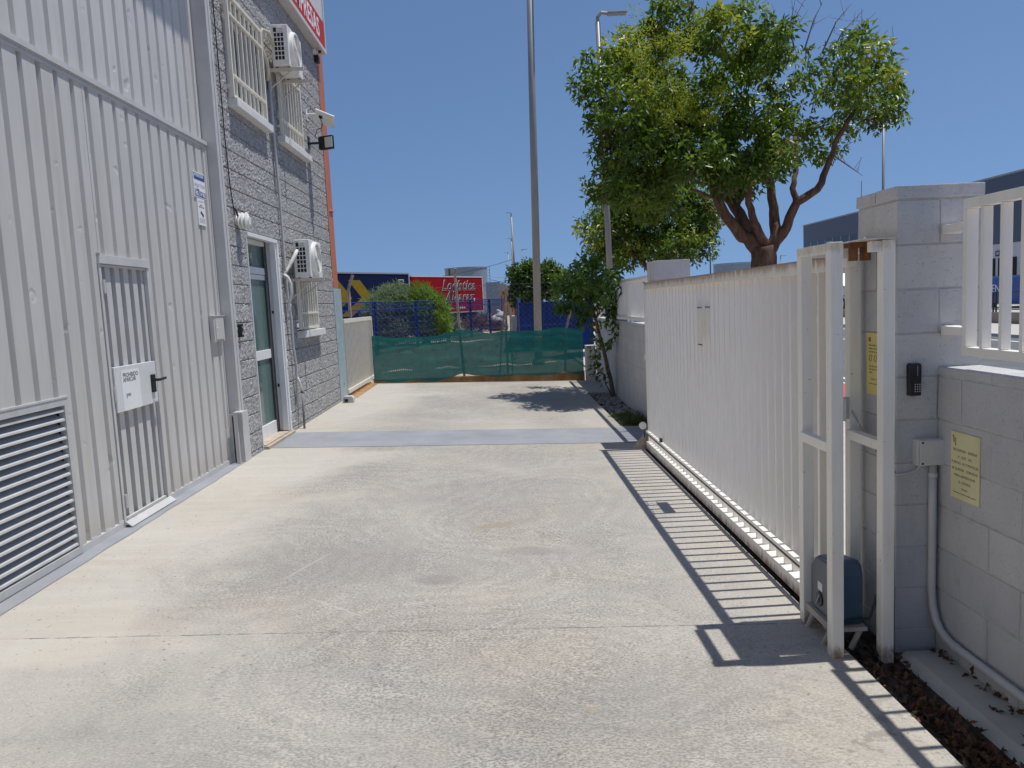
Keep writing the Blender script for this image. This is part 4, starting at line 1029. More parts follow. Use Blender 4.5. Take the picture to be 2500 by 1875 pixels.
# shade netting
mb = MB(); nx, nz_ = 110, 22
def nettop(x):
    K = [(-2.66,.995),(-2.2,.93),(-1.9,.935),(-1.41,.925),(-1.1,.98),(-.8,1.035),(-.5,1.0),(-.2,.93),(.1,.97),(.4,.95),(.86,.94),(1.2,.985),(1.65,.94),(1.74,.93)]
    for (a, za), (b_, zb) in zip(K[:-1], K[1:]):
        if a <= x <= b_: u = (x-a)/(b_-a); u = u*u*(3-2*u); return za+(zb-za)*u
    return .93
def netbot(x):
    K = [(-2.66,.05),(-2.2,.0),(-1.8,.025),(-1.41,-.02),(-1.1,.03),(-.82,.115),(-.5,.06),(-.06,.01),(.4,.03),(.82,-.005),(1.1,.0),(1.31,.04),(1.6,-.02),(1.74,-.01)]
    for (a, za), (b_, zb) in zip(K[:-1], K[1:]):
        if a <= x <= b_: u = (x-a)/(b_-a); u = u*u*(3-2*u); return za+(zb-za)*u
    return 0.
vs = []; fs = []
for j in range(nz_+1):
    for i in range(nx+1):
        x = -2.66+4.40*i/nx; f_ = j/nz_; z0_, z1_ = netbot(x), nettop(x)
        yy = 16.085 + .022*noise.noise(Vector((x*2.2,f_*1.6,3))) + .012*noise.noise(Vector((x*6,f_*4,8))) + .006*math.sin(f_*24+x*2)
        vs.append((x,yy,z0_+(z1_-z0_)*f_))
for j in range(nz_):
    for i in range(nx): a = j*(nx+1)+i; fs.append((a,a+1,a+nx+2,a+nx+1))
mb.add(vs, fs); Nn = mb.build('shade_netting', M_net, smooth=True, fix=False); tag(Nn, 'sagging green shade netting tied across the low fence at the end of the drive', 'netting')
mb = MB()
for k in range(13):
    x = -2.5+.34*k+.05*R.random()
    for zz in (.33, .62): mb.box(x,x+.05,16.052,16.058,zz+.02*R.random(),zz+.03+.02*R.random()) if R.random() < .5 else None
for x, zz in ((.05,.83),(-.35,.55),(.12,.22)): mb.box(x,x+.018,16.05,16.056,zz,zz+.03)
mb.each('tie', M_wire, Nn)

# ------------------------------------------------------------------ foliage
def leafmesh(name, clusters, mat, parent, L=.10, Wd=.042, rng=None, droop=.4):
    """clusters: (centre, radius, count, tint) -> one mesh of folded leaf blades"""
    g = np.random.default_rng(rng or 3)
    P = []; T = []
    for c, r, n, tint in clusters:
        d = g.normal(size=(n,3)); d /= np.linalg.norm(d, axis=1)[:,None]
        rad = r*g.random(n)**.45
        p = np.array(c)+d*rad[:,None]*np.array((1,1,.8))
        P.append(np.c_[p, d]); t = np.array(tint)[None,:]*(.72+.56*g.random((n,1)))
        T.append(t)
    P = np.concatenate(P); T = np.concatenate(T); n = len(P)
    d = P[:,3:]; ax = d*.8 + g.normal(size=(n,3))*.7; ax[:,2] -= droop; ax /= np.linalg.norm(ax, axis=1)[:,None]
    up = g.normal(size=(n,3))*.6; up[:,2] += .8; side = np.cross(ax, up); side /= np.maximum(np.linalg.norm(side, axis=1), 1e-5)[:,None]
    nor = np.cross(side, ax)
    l = L*(.65+.6*g.random((n,1))); w = Wd*(.7+.5*g.random((n,1)))
    b0 = P[:,:3]
    v = np.stack([b0, b0+ax*l*.45+side*w*.5+nor*w*.22, b0+ax*l-nor*l*.10, b0+ax*l*.45-side*w*.5+nor*w*.22], 1).reshape(-1,3)
    idx = np.arange(n)*4
    f = np.stack([np.stack([idx,idx+1,idx+2],1), np.stack([idx,idx+2,idx+3],1)],1).reshape(-1,3)
    p = parent
    while p is not None and p.parent: p = p.parent
    base = np.array(p.location) if p is not None else np.zeros(3)
    me = bpy.data.meshes.new(name)
    me.vertices.add(n*4); me.vertices.foreach_set('co', (v-base).ravel())
    me.loops.add(n*6); me.loops.foreach_set('vertex_index', f.ravel().astype(np.int32))
    me.polygons.add(n*2); me.polygons.foreach_set('loop_start', np.arange(n*2, dtype=np.int32)*3); me.polygons.foreach_set('loop_total', np.full(n*2, 3, dtype=np.int32))
    me.update(calc_edges=True)
    at = me.attributes.new('tint', 'FLOAT_COLOR', 'FACE')
    col = np.repeat(np.c_[np.clip(T,0,1), np.ones(n)], 2, axis=0)
    at.data.foreach_set('color', col.ravel().astype(np.float32))
    me.materials.append(mat)
    o = bpy.data.objects.new(name, me); C.objects.link(o)
    if parent is not None: o.parent = parent
    return o
def blobclusters(blobs, dens, rc, ncl, tintf, rng, ymid, ydep):
    rr = random.Random(rng); out = []
    for b in blobs:
        (x, z, rx, rz) = b[:4]; dy = b[4] if len(b) > 4 else rr.uniform(-.45,.45)*ydep
        ry = max(rx, rz)*1.15
        n = max(3, int(dens*(rx*ry*rz)**(2/3.)*(.62 if dens == 190 and x > 4.6 else 1.)))
        for _ in range(n):
            while True:
                d = Vector((rr.gauss(0,1),rr.gauss(0,1),rr.gauss(0,1)))
                if d.length > .1: break
            d.normalize(); s_ = rr.uniform(.55,1.06)
            p = (x+d.x*rx*s_, ymid+dy+d.y*ry*s_, z+d.z*rz*s_)
            out.append((p, rc*rr.uniform(.7,1.25), int(ncl*rr.uniform(.6,1.3)), tintf(p, rr)))
    return out
GREEN = [(.085,.155,.016),(.105,.185,.018),(.068,.130,.018),(.145,.215,.020),(.050,.100,.018)]
YEL = [(.32,.35,.03),(.38,.40,.045),(.24,.29,.03)]
BRN = [(.14,.08,.03)]
def limb(mb, pts, r0, r1, n=9, wob=.03):
    pts = [Vector(p) for p in pts]; out = []; rs = []
    m = len(pts)
    for i in range(m-1):
        for k in range(3):
            u = k/3; q = pts[i].lerp(pts[i+1], u)
            w = wob if (i or k) else 0
            out.append(q + Vector((R.gauss(0,w),R.gauss(0,w),0))); rs.append(r0+(r1-r0)*((i+u)/(m-1)))
    out.append(pts[-1]); rs.append(r1); mb.tube(out, rs, n)
# big tree standing on the pavement beyond the gate
T1 = thing('street_tree', 'big broad leafy tree with forking brown trunk on the pavement behind the sliding gate', 'tree', (4.6,13.2,-.17))
Y1 = 13.2
def q1(x, z, dy=0): return (x*1.389, Y1+dy, 1.54+(z-1.54)*1.389)
mb = MB()
limb(mb, [(4.60,Y1,-.17),(4.59,Y1,1.2),(4.57,Y1,2.0),(4.56,Y1,2.3)], .25, .20, 14, .008)
mb.tube([(4.60,Y1,-.18),(4.60,Y1,.05),(4.6,Y1,.4)], [.36,.28,.25], 14)
limb(mb, [(4.52,Y1,2.15),q1(3.10,2.19),q1(3.0,2.22),q1(2.72,2.58,-.2),q1(2.54,3.0,-.3),q1(2.2,3.4,-.4)], .13, .05, 10, .015)
limb(mb, [(4.50,Y1,2.22),q1(3.10,2.32,.1),q1(3.03,2.60,.3),q1(2.88,2.82,.5),q1(2.7,3.2,.7)], .13, .05, 10, .015)
limb(mb, [(4.62,Y1,2.28),q1(3.24,2.18,-.1),q1(3.15,2.37,-.2),q1(3.06,2.6,-.2),q1(3.05,2.85,-.3),q1(3.2,3.3,-.3)], .085, .04, 10, .015)
limb(mb, [(4.66,Y1,2.2),q1(3.44,2.15),q1(3.47,2.35,.1),q1(3.45,2.55,.1),q1(3.43,2.93,.2),q1(3.5,3.5,.3)], .12, .05, 10, .012)
limb(mb, [(4.70,Y1,2.25),q1(3.50,2.22,-.05),q1(3.56,2.32,-.1),q1(3.66,2.58,-.15),q1(3.91,2.72,-.2),q1(4.0,2.95,-.2),q1(4.10,3.25,-.3),q1(4.3,3.6,-.4)], .10, .035, 10, .012)
limb(mb, [q1(3.66,2.58,-.15),q1(3.62,2.75,-.1),q1(3.70,2.95,0),q1(3.75,3.4,.2)], .06, .03, 8, .012)
limb(mb, [q1(3.03,2.60,.3),q1(3.12,2.8,.2),q1(3.2,2.95,.1),q1(3.25,3.4,.1)], .06, .03, 8, .012)
limb(mb, [q1(2.72,2.58,-.2),q1(2.6,2.66,-.4),q1(2.3,2.75,-.6)], .04, .02, 8, .012)
mb.build('trunk', M_bark, T1, smooth=True)
b1 = [(1.97,5.2,.52,.55),(2.16,4.58,.41,.55),(2.59,5.55,.55,.44),(3.02,5.94,.41,.46),(3.16,5.05,.68,.63),(2.77,4.34,.63,.55),(3.4,4.05,.6,.55),(2.45,3.78,.55,.41),(3.12,3.6,.49,.36),(3.83,5.5,.55,.46),(3.95,4.75,.63,.68),(4.15,3.89,.6,.55),(4.28,3.49,.36,.33),(4.98,5.76,.52,.38),(4.89,5.23,.36,.41),(4.7,4.52,.49,.55),(5.23,4.44,.49,.46),(4.96,3.83,.44,.41),(5.83,5.24,.41,.41),(5.69,4.68,.6,.55),(6.23,4.58,.63,.46),(6.58,4.49,.38,.36),(6.04,4.15,.55,.36),(6.07,5.66,.3,.22),(2.5,3.45,.55,.35),(3.1,3.35,.4,.28),(2.1,3.95,.35,.35),(3.6,3.55,.35,.3),(1.95,4.4,.3,.35),(3.4,5.7,.35,.3),(4.4,5.3,.4,.35),(4.0,3.55,.42,.28,-.7),(4.55,3.7,.38,.28,-.7),(3.6,3.3,.30,.2,-.8),(1.98,3.55,.33,.33),(2.25,3.2,.4,.3),(2.75,3.1,.45,.28)]
def tint1(p, rr):
    x, y, z = p
    w = .0
    for (cx, cz, rad) in ((2.65,5.0,.55),(2.95,5.35,.35),(3.2,4.35,.40),(2.75,4.45,.4),(2.2,5.4,.4),(3.8,5.7,.45),(5.9,4.9,.4)):
        if (x-cx)**2+(z-cz)**2 < rad*rad and y < Y1+.6: w = .62 if x < 3.4 else .35
    if rr.random() < w: return rr.choice(YEL)
    if rr.random() < .03: return BRN[0]
    if x > 4.6 and rr.random() < .35: return (.070,.120,.020)
    return rr.choice(GREEN)
cl = blobclusters(b1, 190, .155, 24, tint1, 5, Y1, 2.6)
leafmesh('crown', cl, M_leaf, T1, .12, .056, 21)
# flower sprays: finer, yellow green
cs = []
rr = random.Random(8)
for (cx, cz, rad, n) in ((2.65,5.0,.5,26),(2.95,5.4,.3,10),(3.25,4.4,.35,16),(2.7,4.5,.35,12),(2.2,5.45,.35,12),(3.9,5.85,.4,10),(3.0,6.3,.2,5)):
    for _ in range(n):
        a = rr.uniform(0,2*PI); s_ = rad*rr.random()**.5
        cs.append(((cx+s_*math.cos(a), Y1-rr.uniform(.6,1.35), cz+s_*math.sin(a)), .12, 46, rr.choice([(.36,.42,.04),(.44,.47,.05),(.28,.36,.035)])))
leafmesh('flower_spray', cs, M_feather, T1, .055, .014, 22, -.4)
mb = MB()
for (x, z) in ((4.347,6.165),(4.744,6.173),(5.115,6.259),(5.565,6.19),(6.042,6.15),(6.654,5.715),(7.004,5.242),(6.227,3.378),(6.45,6.0),(6.8,5.5),(5.3,6.3),(6.25,6.05)):
    x0 = x+(4.8-x)*.35; z0_ = z+(4.4-z)*.40; b0 = Vector((x0,Y1,z0_)); e = Vector((x,Y1-.1,z))
    m1 = b0.lerp(e,.5)+Vector((R.gauss(0,.06),0,R.gauss(0,.05)))
    mb.next().tube([b0,m1,e], [.016,.009,.003], 5)
    for _ in range(5):
        u = R.uniform(.35,.95); q = b0.lerp(e,u)
        mb.tube([q, q+Vector((R.gauss(0,.16),R.gauss(0,.1),R.uniform(.02,.28)))], [.005,.002], 4)
mb.each('bare_twig', M_twig, T1)
# second tree further along the pavement
T2 = thing('street_tree', 'lower dense tree farther along the pavement, left of the big forking tree', 'tree', (5.0,24,-.17))
mb = MB(); limb(mb, [(5.0,24,-.17),(5.0,24,1.5),(4.95,24,2.6)], .22, .16, 12, .01)
for e in ((3.6,23.6,3.6),(4.4,24.4,4.3),(5.3,23.8,4.4),(6.1,24.2,3.9),(5.6,24.6,3.2)): limb(mb, [(4.97,24,2.1),((4.97+e[0])/2,24,2.9),e], .09, .03, 8, .03)
mb.build('trunk', M_bark, T2, smooth=True)
b2 = [(3.41,3.6,.89,.75,0),(4.27,4.29,.89,.79,.2),(5.15,4.01,1.24,1.14,0),(6.13,3.96,.75,.75,0),(5.37,3.03,1.24,.6,-.2),(3.88,2.95,1.14,.5,0),(6.52,3.7,.4,.5,0),(4.5,5.0,.7,.5,0),(5.4,5.0,.8,.6,0),(3.6,4.7,.5,.5,0)]
def tint2(p, rr):
    x, y, z = p
    if x < 4.2 and z > 3.0 and rr.random() < .4: return rr.choice(YEL)
    if x > 5.9 and rr.random() < .35: return (.09,.15,.02)
    if x > 5.6 and rr.random() < .06: return (.22,.07,.02)
    if rr.random() < .08: return rr.choice(YEL)
    return rr.choice(GREEN)
leafmesh('crown', blobclusters(b2, 105, .24, 26, tint2, 9, 24, .8), M_leaf, T2, .16, .075, 23)
# sapling leaning out of the planting bed
T3 = thing('sapling', 'slim leaning sapling growing from the gravel bed against the far low wall', 'sapling', (1.93,13.3,-.17))
mb = MB()
limb(mb, [(1.95,13.35,-.18),(1.86,13.3,.30),(1.78,13.25,.72),(1.68,13.2,1.10),(1.60,13.15,1.5),(1.55,13.1,1.9)], .042, .016, 9, .006)
limb(mb, [(1.93,13.33,-.17),(1.80,13.2,.05),(1.74,13.15,.35)], .014, .006, 6, .006)
limb(mb, [(1.78,13.25,.70),(1.90,13.0,.80),(1.97,12.8,1.02)], .011, .004, 6, .006)
for e in ((1.25,13.1,1.85),(1.35,12.6,1.75),(1.9,13.3,2.05),(2.15,13.0,1.6),(1.45,13.8,1.9),(1.25,13.9,1.5),(1.65,12.4,1.7),(1.7,14.4,1.7)): limb(mb, [(1.66,13.18,1.2),((1.66+e[0])/2,(13.18+e[1])/2,1.5),e], .014, .004, 6, .01)
mb.build('trunk', M_bark2, T3, smooth=True)
SG = [(.065,.135,.020),(.080,.160,.025),(.050,.110,.020),(.12,.19,.03)]
cl = []; rr = random.Random(4)
for (x, y, z, r, n) in ((1.22,13.1,1.72,.22,9),(1.35,12.7,1.95,.24,9),(1.58,13.1,2.05,.26,10),(1.55,12.9,1.6,.30,14),(1.9,13.2,1.9,.25,9),(2.05,13.0,1.55,.24,9),(1.35,13.9,1.65,.32,11),(1.75,12.4,1.65,.26,9),(1.2,13.4,1.45,.2,7),(1.65,14.5,1.7,.4,12),(1.5,13.4,1.35,.24,8),(1.85,13.0,1.25,.2,6),(1.3,12.4,1.75,.25,7),(1.1,13.0,1.75,.12,4),(1.35,14.9,1.9,.35,8),(1.55,11.9,1.8,.28,7)):
    for _ in range(n):
        d = Vector((rr.gauss(0,1),rr.gauss(0,1),rr.gauss(0,1))).normalized()*r*rr.uniform(.3,1.05)
        cl.append(((x+d.x,y+d.y,z+d.z), .11, 22, rr.choice(SG)))
for k in range(10): u = k/9; cl.append(((1.74+.06*math.sin(k)-.05*u,13.15,.10+.75*u), .06, 7, rr.choice(SG)))
for k in range(9): u = k/8; cl.append(((1.86+.12*u,13.05-.25*u,.72+.40*u), .04, 5, (.07,.14,.02)))
for k in range(8): u = k/7; cl.append(((1.62-.02*u,13.2,.25+.8*u), .06, 6, rr.choice(SG)))
leafmesh('crown', cl, M_leaf, T3, .11, .05, 31, .6)
# planting bed
g_ = bmesh.new(); rr = random.Random(2)
mb = MB()
for _ in range(520):
    y = rr.uniform(10.15,13.85); x = rr.uniform(1.58,1.98); r = rr.uniform(.012,.034)
    bm = bmesh.new(); bmesh.ops.create_icosphere(bm, subdivisions=1, radius=r)
    o = len(mb.v); sx_, sy_, sz_ = rr.uniform(.7,1.3), rr.uniform(.7,1.3), rr.uniform(.5,.9)
    mb.v += [(x+v.co.x*sx_, y+v.co.y*sy_, -.185+rr.uniform(0,.02)+v.co.z*sz_) for v in bm.verts]
    for f in bm.faces: mb.f.append([o+v.index for v in f.verts]); mb.m.append(0)
    bm.free()
g_.free()
o = mb.build('gravel', paint('bed_gravel', (.30,.285,.27), .9, .45, 22., .2, 80.)); struct(o, 'grey gravel filling the planting bed by the far low wall', 'stuff')
cl = [((rr.uniform(1.58,1.95), 10.08+rr.random()**2*.9, -.15), .05, 16, rr.choice([(.07,.11,.025),(.11,.13,.03),(.06,.09,.02)])) for _ in range(70)]
o = leafmesh('weeds', cl, M_feather, None, .07, .008, 41, -1.2); struct(o, 'green weeds at the near corner of the gravel bed', 'stuff')
# leaf litter in the gutter
cl = []
for _ in range(650):
    y = 1.5+rr.random()*1.75 if rr.random() < .75 else rr.uniform(-.5,3.3)
    x = rr.gauss(1.665,.045)
    if not 1.56 < x < 1.79: continue
    cl.append(((x,y,-.178), .02, 3, rr.choice([(.13,.065,.035),(.09,.045,.028),(.18,.10,.06),(.05,.035,.025),(.15,.055,.03)])))
for x, y in ((1.885,2.86),(1.86,2.62),(1.955,3.28),(1.96,3.33),(1.97,3.36),(1.95,3.38),(1.97,3.15),(1.965,3.05),(1.972,2.95),(1.955,2.84)): cl.append(((x,y,-.158), .012, 6, (.12,.05,.028)))
for _ in range(160): cl.append(((rr.uniform(1.57,1.78), rr.uniform(3.2,4.4), -.18), .02, 3, rr.choice([(.05,.035,.025),(.09,.05,.03),(.03,.025,.02)])))
o = leafmesh('leaf_litter', cl, M_dead, None, .038, .022, 42, .0); struct(o, 'dry brown leaves littering the gutter at the foot of the near wall', 'stuff')

# ------------------------------------------------------------------ poles
def lamp_post(name, label, base, top, r0, r1, arm=None, ls=1., group='street lamps around the yard'):
    t = thing(name, label, 'street lamp', base, group)
    mb = MB(); mb.tube([base, tuple((Vector(base)+Vector(top))/2), top], [r0,(r0+r1)/2,r1], 14); mb.tube([base,(base[0],base[1],base[2]+.12)], [r0*1.6,r0*1.5], 14); mb.build('pole', M_pole, t, smooth=True)
    if arm:
        a = Vector(top); e = a+Vector(arm)
        mb = MB(); mb.tube([a, a+Vector((0,0,.12)), a+Vector(arm)*.35+Vector((0,0,.22)), e+Vector((0,0,.20))], r1*.8, 8); mb.build('arm', M_pole, t)
        d = Vector(arm).normalized(); mb = MB()
        mb.obox(tuple(e+d*.30*ls+Vector((0,0,.19))), (.62*ls,.22*ls,.10*ls), Matrix.Rotation(math.atan2(d.y,d.x),3,'Z')); mb.build('lantern', M_grey, t, bevel=.02)
    return t
lamp_post('street_lamp', 'thick tall grey pole rising out of the picture behind the netting in the middle', (1.075,21.6,-.2), (1.33,21.6,12.6), .112, .085, (.9,0,0))
lamp_post('street_lamp', 'grey street lamp whose lantern pokes out at the top left of the big leafy tree', (2.82,19.,-.17), (2.70,19.,8.05), .082, .055, (.24,0,0), .75)
lamp_post('street_lamp', 'tallest thin lamp post far behind, just left of the thick middle pole', (1.14,45,-.2), (1.03,45,6.45), .075, .05, (-.06,0,.02), .4)
lamp_post('street_lamp', 'thin far lamp post beside the tallest one, its head level with the tank top', (1.12,50,-.2), (1.08,50,5.45), .06, .04, (-.08,0,0), .35)
lamp_post('street_lamp', 'far lamp post with its arm turned right, peeping over the dark tree', (3.45,100,-.2), (3.45,100,8.1), .09, .07, (.2,0,0), .8)
lamp_post('street_lamp', 'faintest thin lamp post, left of the far lamp posts beside the tank', (1.22,72,-.2), (1.19,72,6.0), .05, .04, (-.08,0,0), .4)
lamp_post('street_lamp', 'dark lamp post standing behind the near pillar, crossing the right of the tree', (20.09,40,-.1), (20.08,40,9.9), .09, .06)
lamp_post('street_lamp', 'small far lamp post seen between the two trunks above the gate', (14.73,40,-.1), (14.73,40,3.1), .04, .03, (.08,0,0), .35)
mb = MB(); mb.tube([(18.95,40,-.1),(18.95,40,6.9)], [.04,.02], 8); tag(mb.build('antenna_mast', M_pole), 'thin antenna mast rising above the warehouse roof left of the near pillar', 'mast')
# scrawny roadside tree
T4 = thing('young_tree', 'tiny spindly young tree far off between the two big crowns', 'tree', (11.08,40,-.1))
mb = MB(); mb.tube([(11.08,40,-.1),(11.08,40,3.85)], [.05,.03], 8); mb.tube([(11.08,40,3.6),(10.4,40,3.9)], [.02,.01], 5); mb.tube([(11.08,40,3.7),(11.7,40,4.1)], [.02,.01], 5); mb.build('trunk', M_bark2, T4)
leafmesh('crown', [((11.0,40,4.0),.25,40,SG[0]),((10.7,40,4.3),.15,16,SG[0]),((11.65,40,4.15),.15,20,SG[2]),((11.3,40,3.4),.18,22,SG[0])], M_leaf, T4, .16, .07, 51)

# ------------------------------------------------------------------ behind the netting
# blue curtain-side trailer
def lerp(a, b, u): return tuple(a[i]+(b[i]-a[i])*u for i in range(len(a)))
def trailer(name, label, A, Bp, z0, z1, depth, mat, wheels):
    """side from A to Bp (x,y); box behind it"""
    a = Vector((*A,0)); b = Vector((*Bp,0)); d = (b-a).normalized(); nrm = Vector((-d.y, d.x, 0))
    if nrm.y < 0: nrm = -nrm
    Ln = (b-a).length; M = Matrix(((d.x,nrm.x,0),(d.y,nrm.y,0),(0,0,1)))
    def P(u, v, z): q = a+d*u+nrm*v; return (q.x,q.y,z)
    t = thing(name, label, 'trailer', ((A[0]+Bp[0])/2,(A[1]+Bp[1])/2,-.2))
    def bx(mb, u0,u1,v0,v1,za,zb):
        mb.obox(P((u0+u1)/2,(v0+v1)/2,(za+zb)/2), (u1-u0,v1-v0,zb-za), M)
    m = MB(); bx(m, 0,Ln,0,depth,z0,z1); m.build('body', mat, t)
    return t, bx, P, Ln, M
t, bx, P, Ln, Mt = trailer('curtain_trailer', 'dark blue curtain-side trailer with big yellow chevrons behind the fence', (-12.6,47.), (-6.45,57.), 1.05, 3.98, 2.5, M_navy, 2)
m = MB(); bx(m,0,Ln,-.03,2.53,3.98,4.08); bx(m,Ln,Ln+.12,-.02,2.52,.9,4.06); bx(m,0,Ln,-.02,2.5,.85,1.04); m.build('frame', M_grey, t)
m = MB()
for u in (4.0,5.3,6.6):
    for k in (0.,): m.lathe(P(u,.1,.3),tuple(Mt @ Vector((0,1,0))),[(0,.46),(.3,.46)],20)
m.each('wheel', M_tyre, t)
m = MB()
def chev(u, s_):
    m.next()
    for (pa) in ([(u,3.55),(u+1.15,3.55),(u+2.4,2.35),(u+1.25,2.35)], [(u+1.25,2.34),(u+2.4,2.34),(u+.2,1.15),(u-1.0,1.15)]):
        vs = [P(q[0],-.012,q[1]) for q in pa]+[P(q[0],-.002,q[1]) for q in pa]
        m.add(vs, [(0,1,2,3),(7,6,5,4),(0,1,5,4),(1,2,6,5),(2,3,7,6),(3,0,4,7)])
chev(3.2,1); chev(5.3,1)
m.each('chevron', M_chev, t)
m = MB(); bx(m,Ln-1.2,Ln-.55,-.012,-.002,3.55,3.60); bx(m,Ln-.6,Ln-.55,-.012,-.002,3.2,3.55); m.build('corner_mark', M_wtext, t)
t, bx, P, Ln, Mt = trailer('box_trailer', 'red box trailer lettered in black italics beside the blue one', (-6.75,62.), (-1.35,71.5), 1.0, 4.0, 2.5, M_redt, 2)
m = MB(); bx(m,-.05,Ln+.06,-.03,2.53,3.98,4.08); bx(m,Ln,Ln+.10,-.02,2.52,.9,4.0); bx(m,-.05,Ln,-.03,2.5,.90,1.0); m.build('frame', M_grp, t)
m = MB()
for u in (1.4,8.2,9.4): m.lathe(P(u,.1,.3),tuple(Mt @ Vector((0,1,0))),[(0,.48),(.3,.48)],20)
m.each('wheel', M_tyre, t)
m = MB(); bx(m,.5,Ln-.5,.3,2.2,.55,.88); m.build('chassis', M_tyre, t)
fc = tuple(-(Mt @ Vector((0,1,0))))
for txt, zz, u in (('Logística',3.25,6.9),('Alcaraz',2.25,6.9)):
    text_mesh('lettering', txt, 1.25, P(u,-.02,zz), fc, M_wtext, t, 'CENTER', .01, 1.08, .032, 1., .35)
    text_mesh('lettering', txt, 1.25, P(u,-.045,zz), fc, M_ktext, t, 'CENTER', .01, 1.08, .004, 1., .35)
m = MB(); m.lathe(P(9.4,-.01,2.0),fc,[(0,.13),(.01,.13)],16); m.build('round_mark', M_wtext, t)
m = MB()
for k in range(5): bx(m,6.3+.32*k,6.5+.32*k,-.012,-.002,1.25,1.42)
m.each('small_mark', M_wtext, t)
# grey lorry body behind the red trailer
mb = MB(); mb.box(-1.1,.35,78,80.5,.6,3.7); 
for k in range(3): mb.box(-1.1+.5*k,-1.02+.5*k,77.94,78,.6,3.72)
tag(mb.build('lorry_container', M_tank), 'pale grey ribbed container standing right of the red trailer', 'container')
# tank
t = thing('storage_tank', 'round grey steel storage tank rising behind the red trailer', 'tank', (-3.55,92,-.2))
m = MB(); m.lathe((-3.55,92,-.2),(0,0,1),[(0,2.5),(2.0,2.5),(2.02,2.53),(2.08,2.53),(2.1,2.5),(4.0,2.5),(4.02,2.53),(4.08,2.53),(4.1,2.5),(6.0,2.5)],64); m.build('shell', M_tank, t, smooth=False)
m = MB(); m.lathe((-3.55,92,5.78),(0,0,1),[(0,2.56),(.12,2.56)],48); m.build('rim', M_grey, t)
m = MB()
for k in range(14): m.box(-1.0,-.75,91.9,91.94,1.2+.33*k,1.24+.33*k)
m.box(-.78,-.74,91.9,91.94,.5,6.0); m.build('ladder', M_rust, t)
m = MB(); m.tube([(-5.5,90.3,3.5),(-5.45,90.3,5.8)], .08, 8); m.build('vent_pipe', M_rust, t)
mb = MB(); mb.lathe((27.2,88,-.2),(0,0,1),[(0,2.4),(4.85,2.4),(4.9,2.44),(5.0,2.44)],40); tag(mb.build('storage_tank', M_tank), 'second round tank just showing over the gate left of the big trunk', 'tank')
# terracotta house
t = thing('terracotta_house', 'orange brown house with dark windows far behind the rubble', 'house', (.4,113,-.2))
m = MB(); m.box(-1.0,2.6,111,116,-.2,3.35); m.build('wall', M_terra, t)
m = MB(); m.prism([(-1.3,3.35),(2.9,3.35),(.8,4.5)], 'y', 110.7, 116.2); m.build('roof', paint('pale_roof', (.38,.34,.30), .9, .15, 4.), t)
for k in range(4):
    for zz in (1.6,.3): m = MB(); m.box(-.5+.75*k,-.15+.75*k,110.96,111.0,zz,zz+1.0); m.build('window', M_glassd, t)
# blue site fencing
def panel(A, Bp, zt, label):
    t = thing('site_fence_panel', label, 'fence', ((A[0]+Bp[0])/2,(A[1]+Bp[1])/2,-.2), 'blue site fence panels across the dirt lot')
    a = Vector((*A,0)); b = Vector((*Bp,0)); m = MB()
    for q in (a, b):
        for o_ in (0., .16): 
            p = q+(b-a).normalized()*(o_ if q is a else -o_); m.tube([(p.x,p.y,-.2),(p.x,p.y,zt)], .028, 6)
    for zz in (zt-.02, zt-.30, .05): m.tube([(a.x,a.y,zz),(b.x,b.y,zz)], .022, 6)
    m.build('frame', M_bfence, t)
    m = MB(); n = int((b-a).length/.10)
    for k in range(n): p = a.lerp(b, (k+.5)/n); m.tube([(p.x,p.y,.05),(p.x,p.y,zt)], .006, 3, False)
    for k in range(7): zz = .05+(zt-.05)*(k+.5)/7; m.tube([(a.x,a.y,zz),(b.x,b.y,zz)], .009, 3, False)
    m.build('mesh', M_bfence, t, fix=False)
fp = [(-5.6,24.5),(-4.6,28.9),(-3.6,34.),(-2.5,38.),(-1.50,42.),(-.5,46.),(.55,50.)]
nm = ['first blue mesh panel from the left, in front of the chevron trailer','second blue mesh panel from the left, in front of the paler bush','third blue mesh panel from the left, in front of the brighter bush','fourth blue mesh panel from the left, just left of the tallest rusty post','fifth blue mesh panel from the left, in front of the red lettering','sixth blue mesh panel from the left, in front of the grey container and rubble']
for (a, b_), l in zip(zip(fp[:-1], fp[1:]), nm): panel(a, b_, 1.83, l)
# blue hoarding right of the thick pole
t = thing('blue_hoarding', 'solid blue corrugated hoarding behind the thick middle pole and the netting', 'hoarding', (1.9,26.5,-.2))
m = MB(); prof = []
x = .74
k = 0
while x < 3.3: prof.append((x, 27.2-(x-.74)*.25+(.02 if k%2 else -.02))); x += .09; k += 1
n = len(prof); m.add([(p[0],p[1],-.2) for p in prof]+[(p[0],p[1],1.52) for p in prof]+[(p[0],p[1]+.05,1.52) for p in prof], [(i,i+1,n+i+1,n+i) for i in range(n-1)]+[(n+i,n+i+1,2*n+i+1,2*n+i) for i in range(n-1)])
m.build('sheet', M_hoard, t, fix=False)
m = MB(); m.obox((2.0,26.86,1.50), (2.62,.07,.06), Matrix.Rotation(math.atan(-.25),3,'Z')); m.build('top_rail', M_bfence, t)
t = thing('blue_hoarding', 'longer blue hoarding running away from the yard left of the thick pole', 'hoarding', (1.2,40,-.2))
m = MB(); prof = []
for k in range(160): u = k/159; prof.append((.72+.9*u+(.015 if k%2 else -.015), 27.5+26*u))
n = len(prof); m.add([(p[0],p[1],-.2) for p in prof]+[(p[0],p[1],1.72) for p in prof], [(i,i+1,n+i+1,n+i) for i in range(n-1)])
m.build('sheet', M_hoard, t, fix=False)
m = MB(); m.tube([(.72,27.45,1.72),(1.62,53.5,1.72)], .03, 6); m.build('top_rail', M_bfence, t)
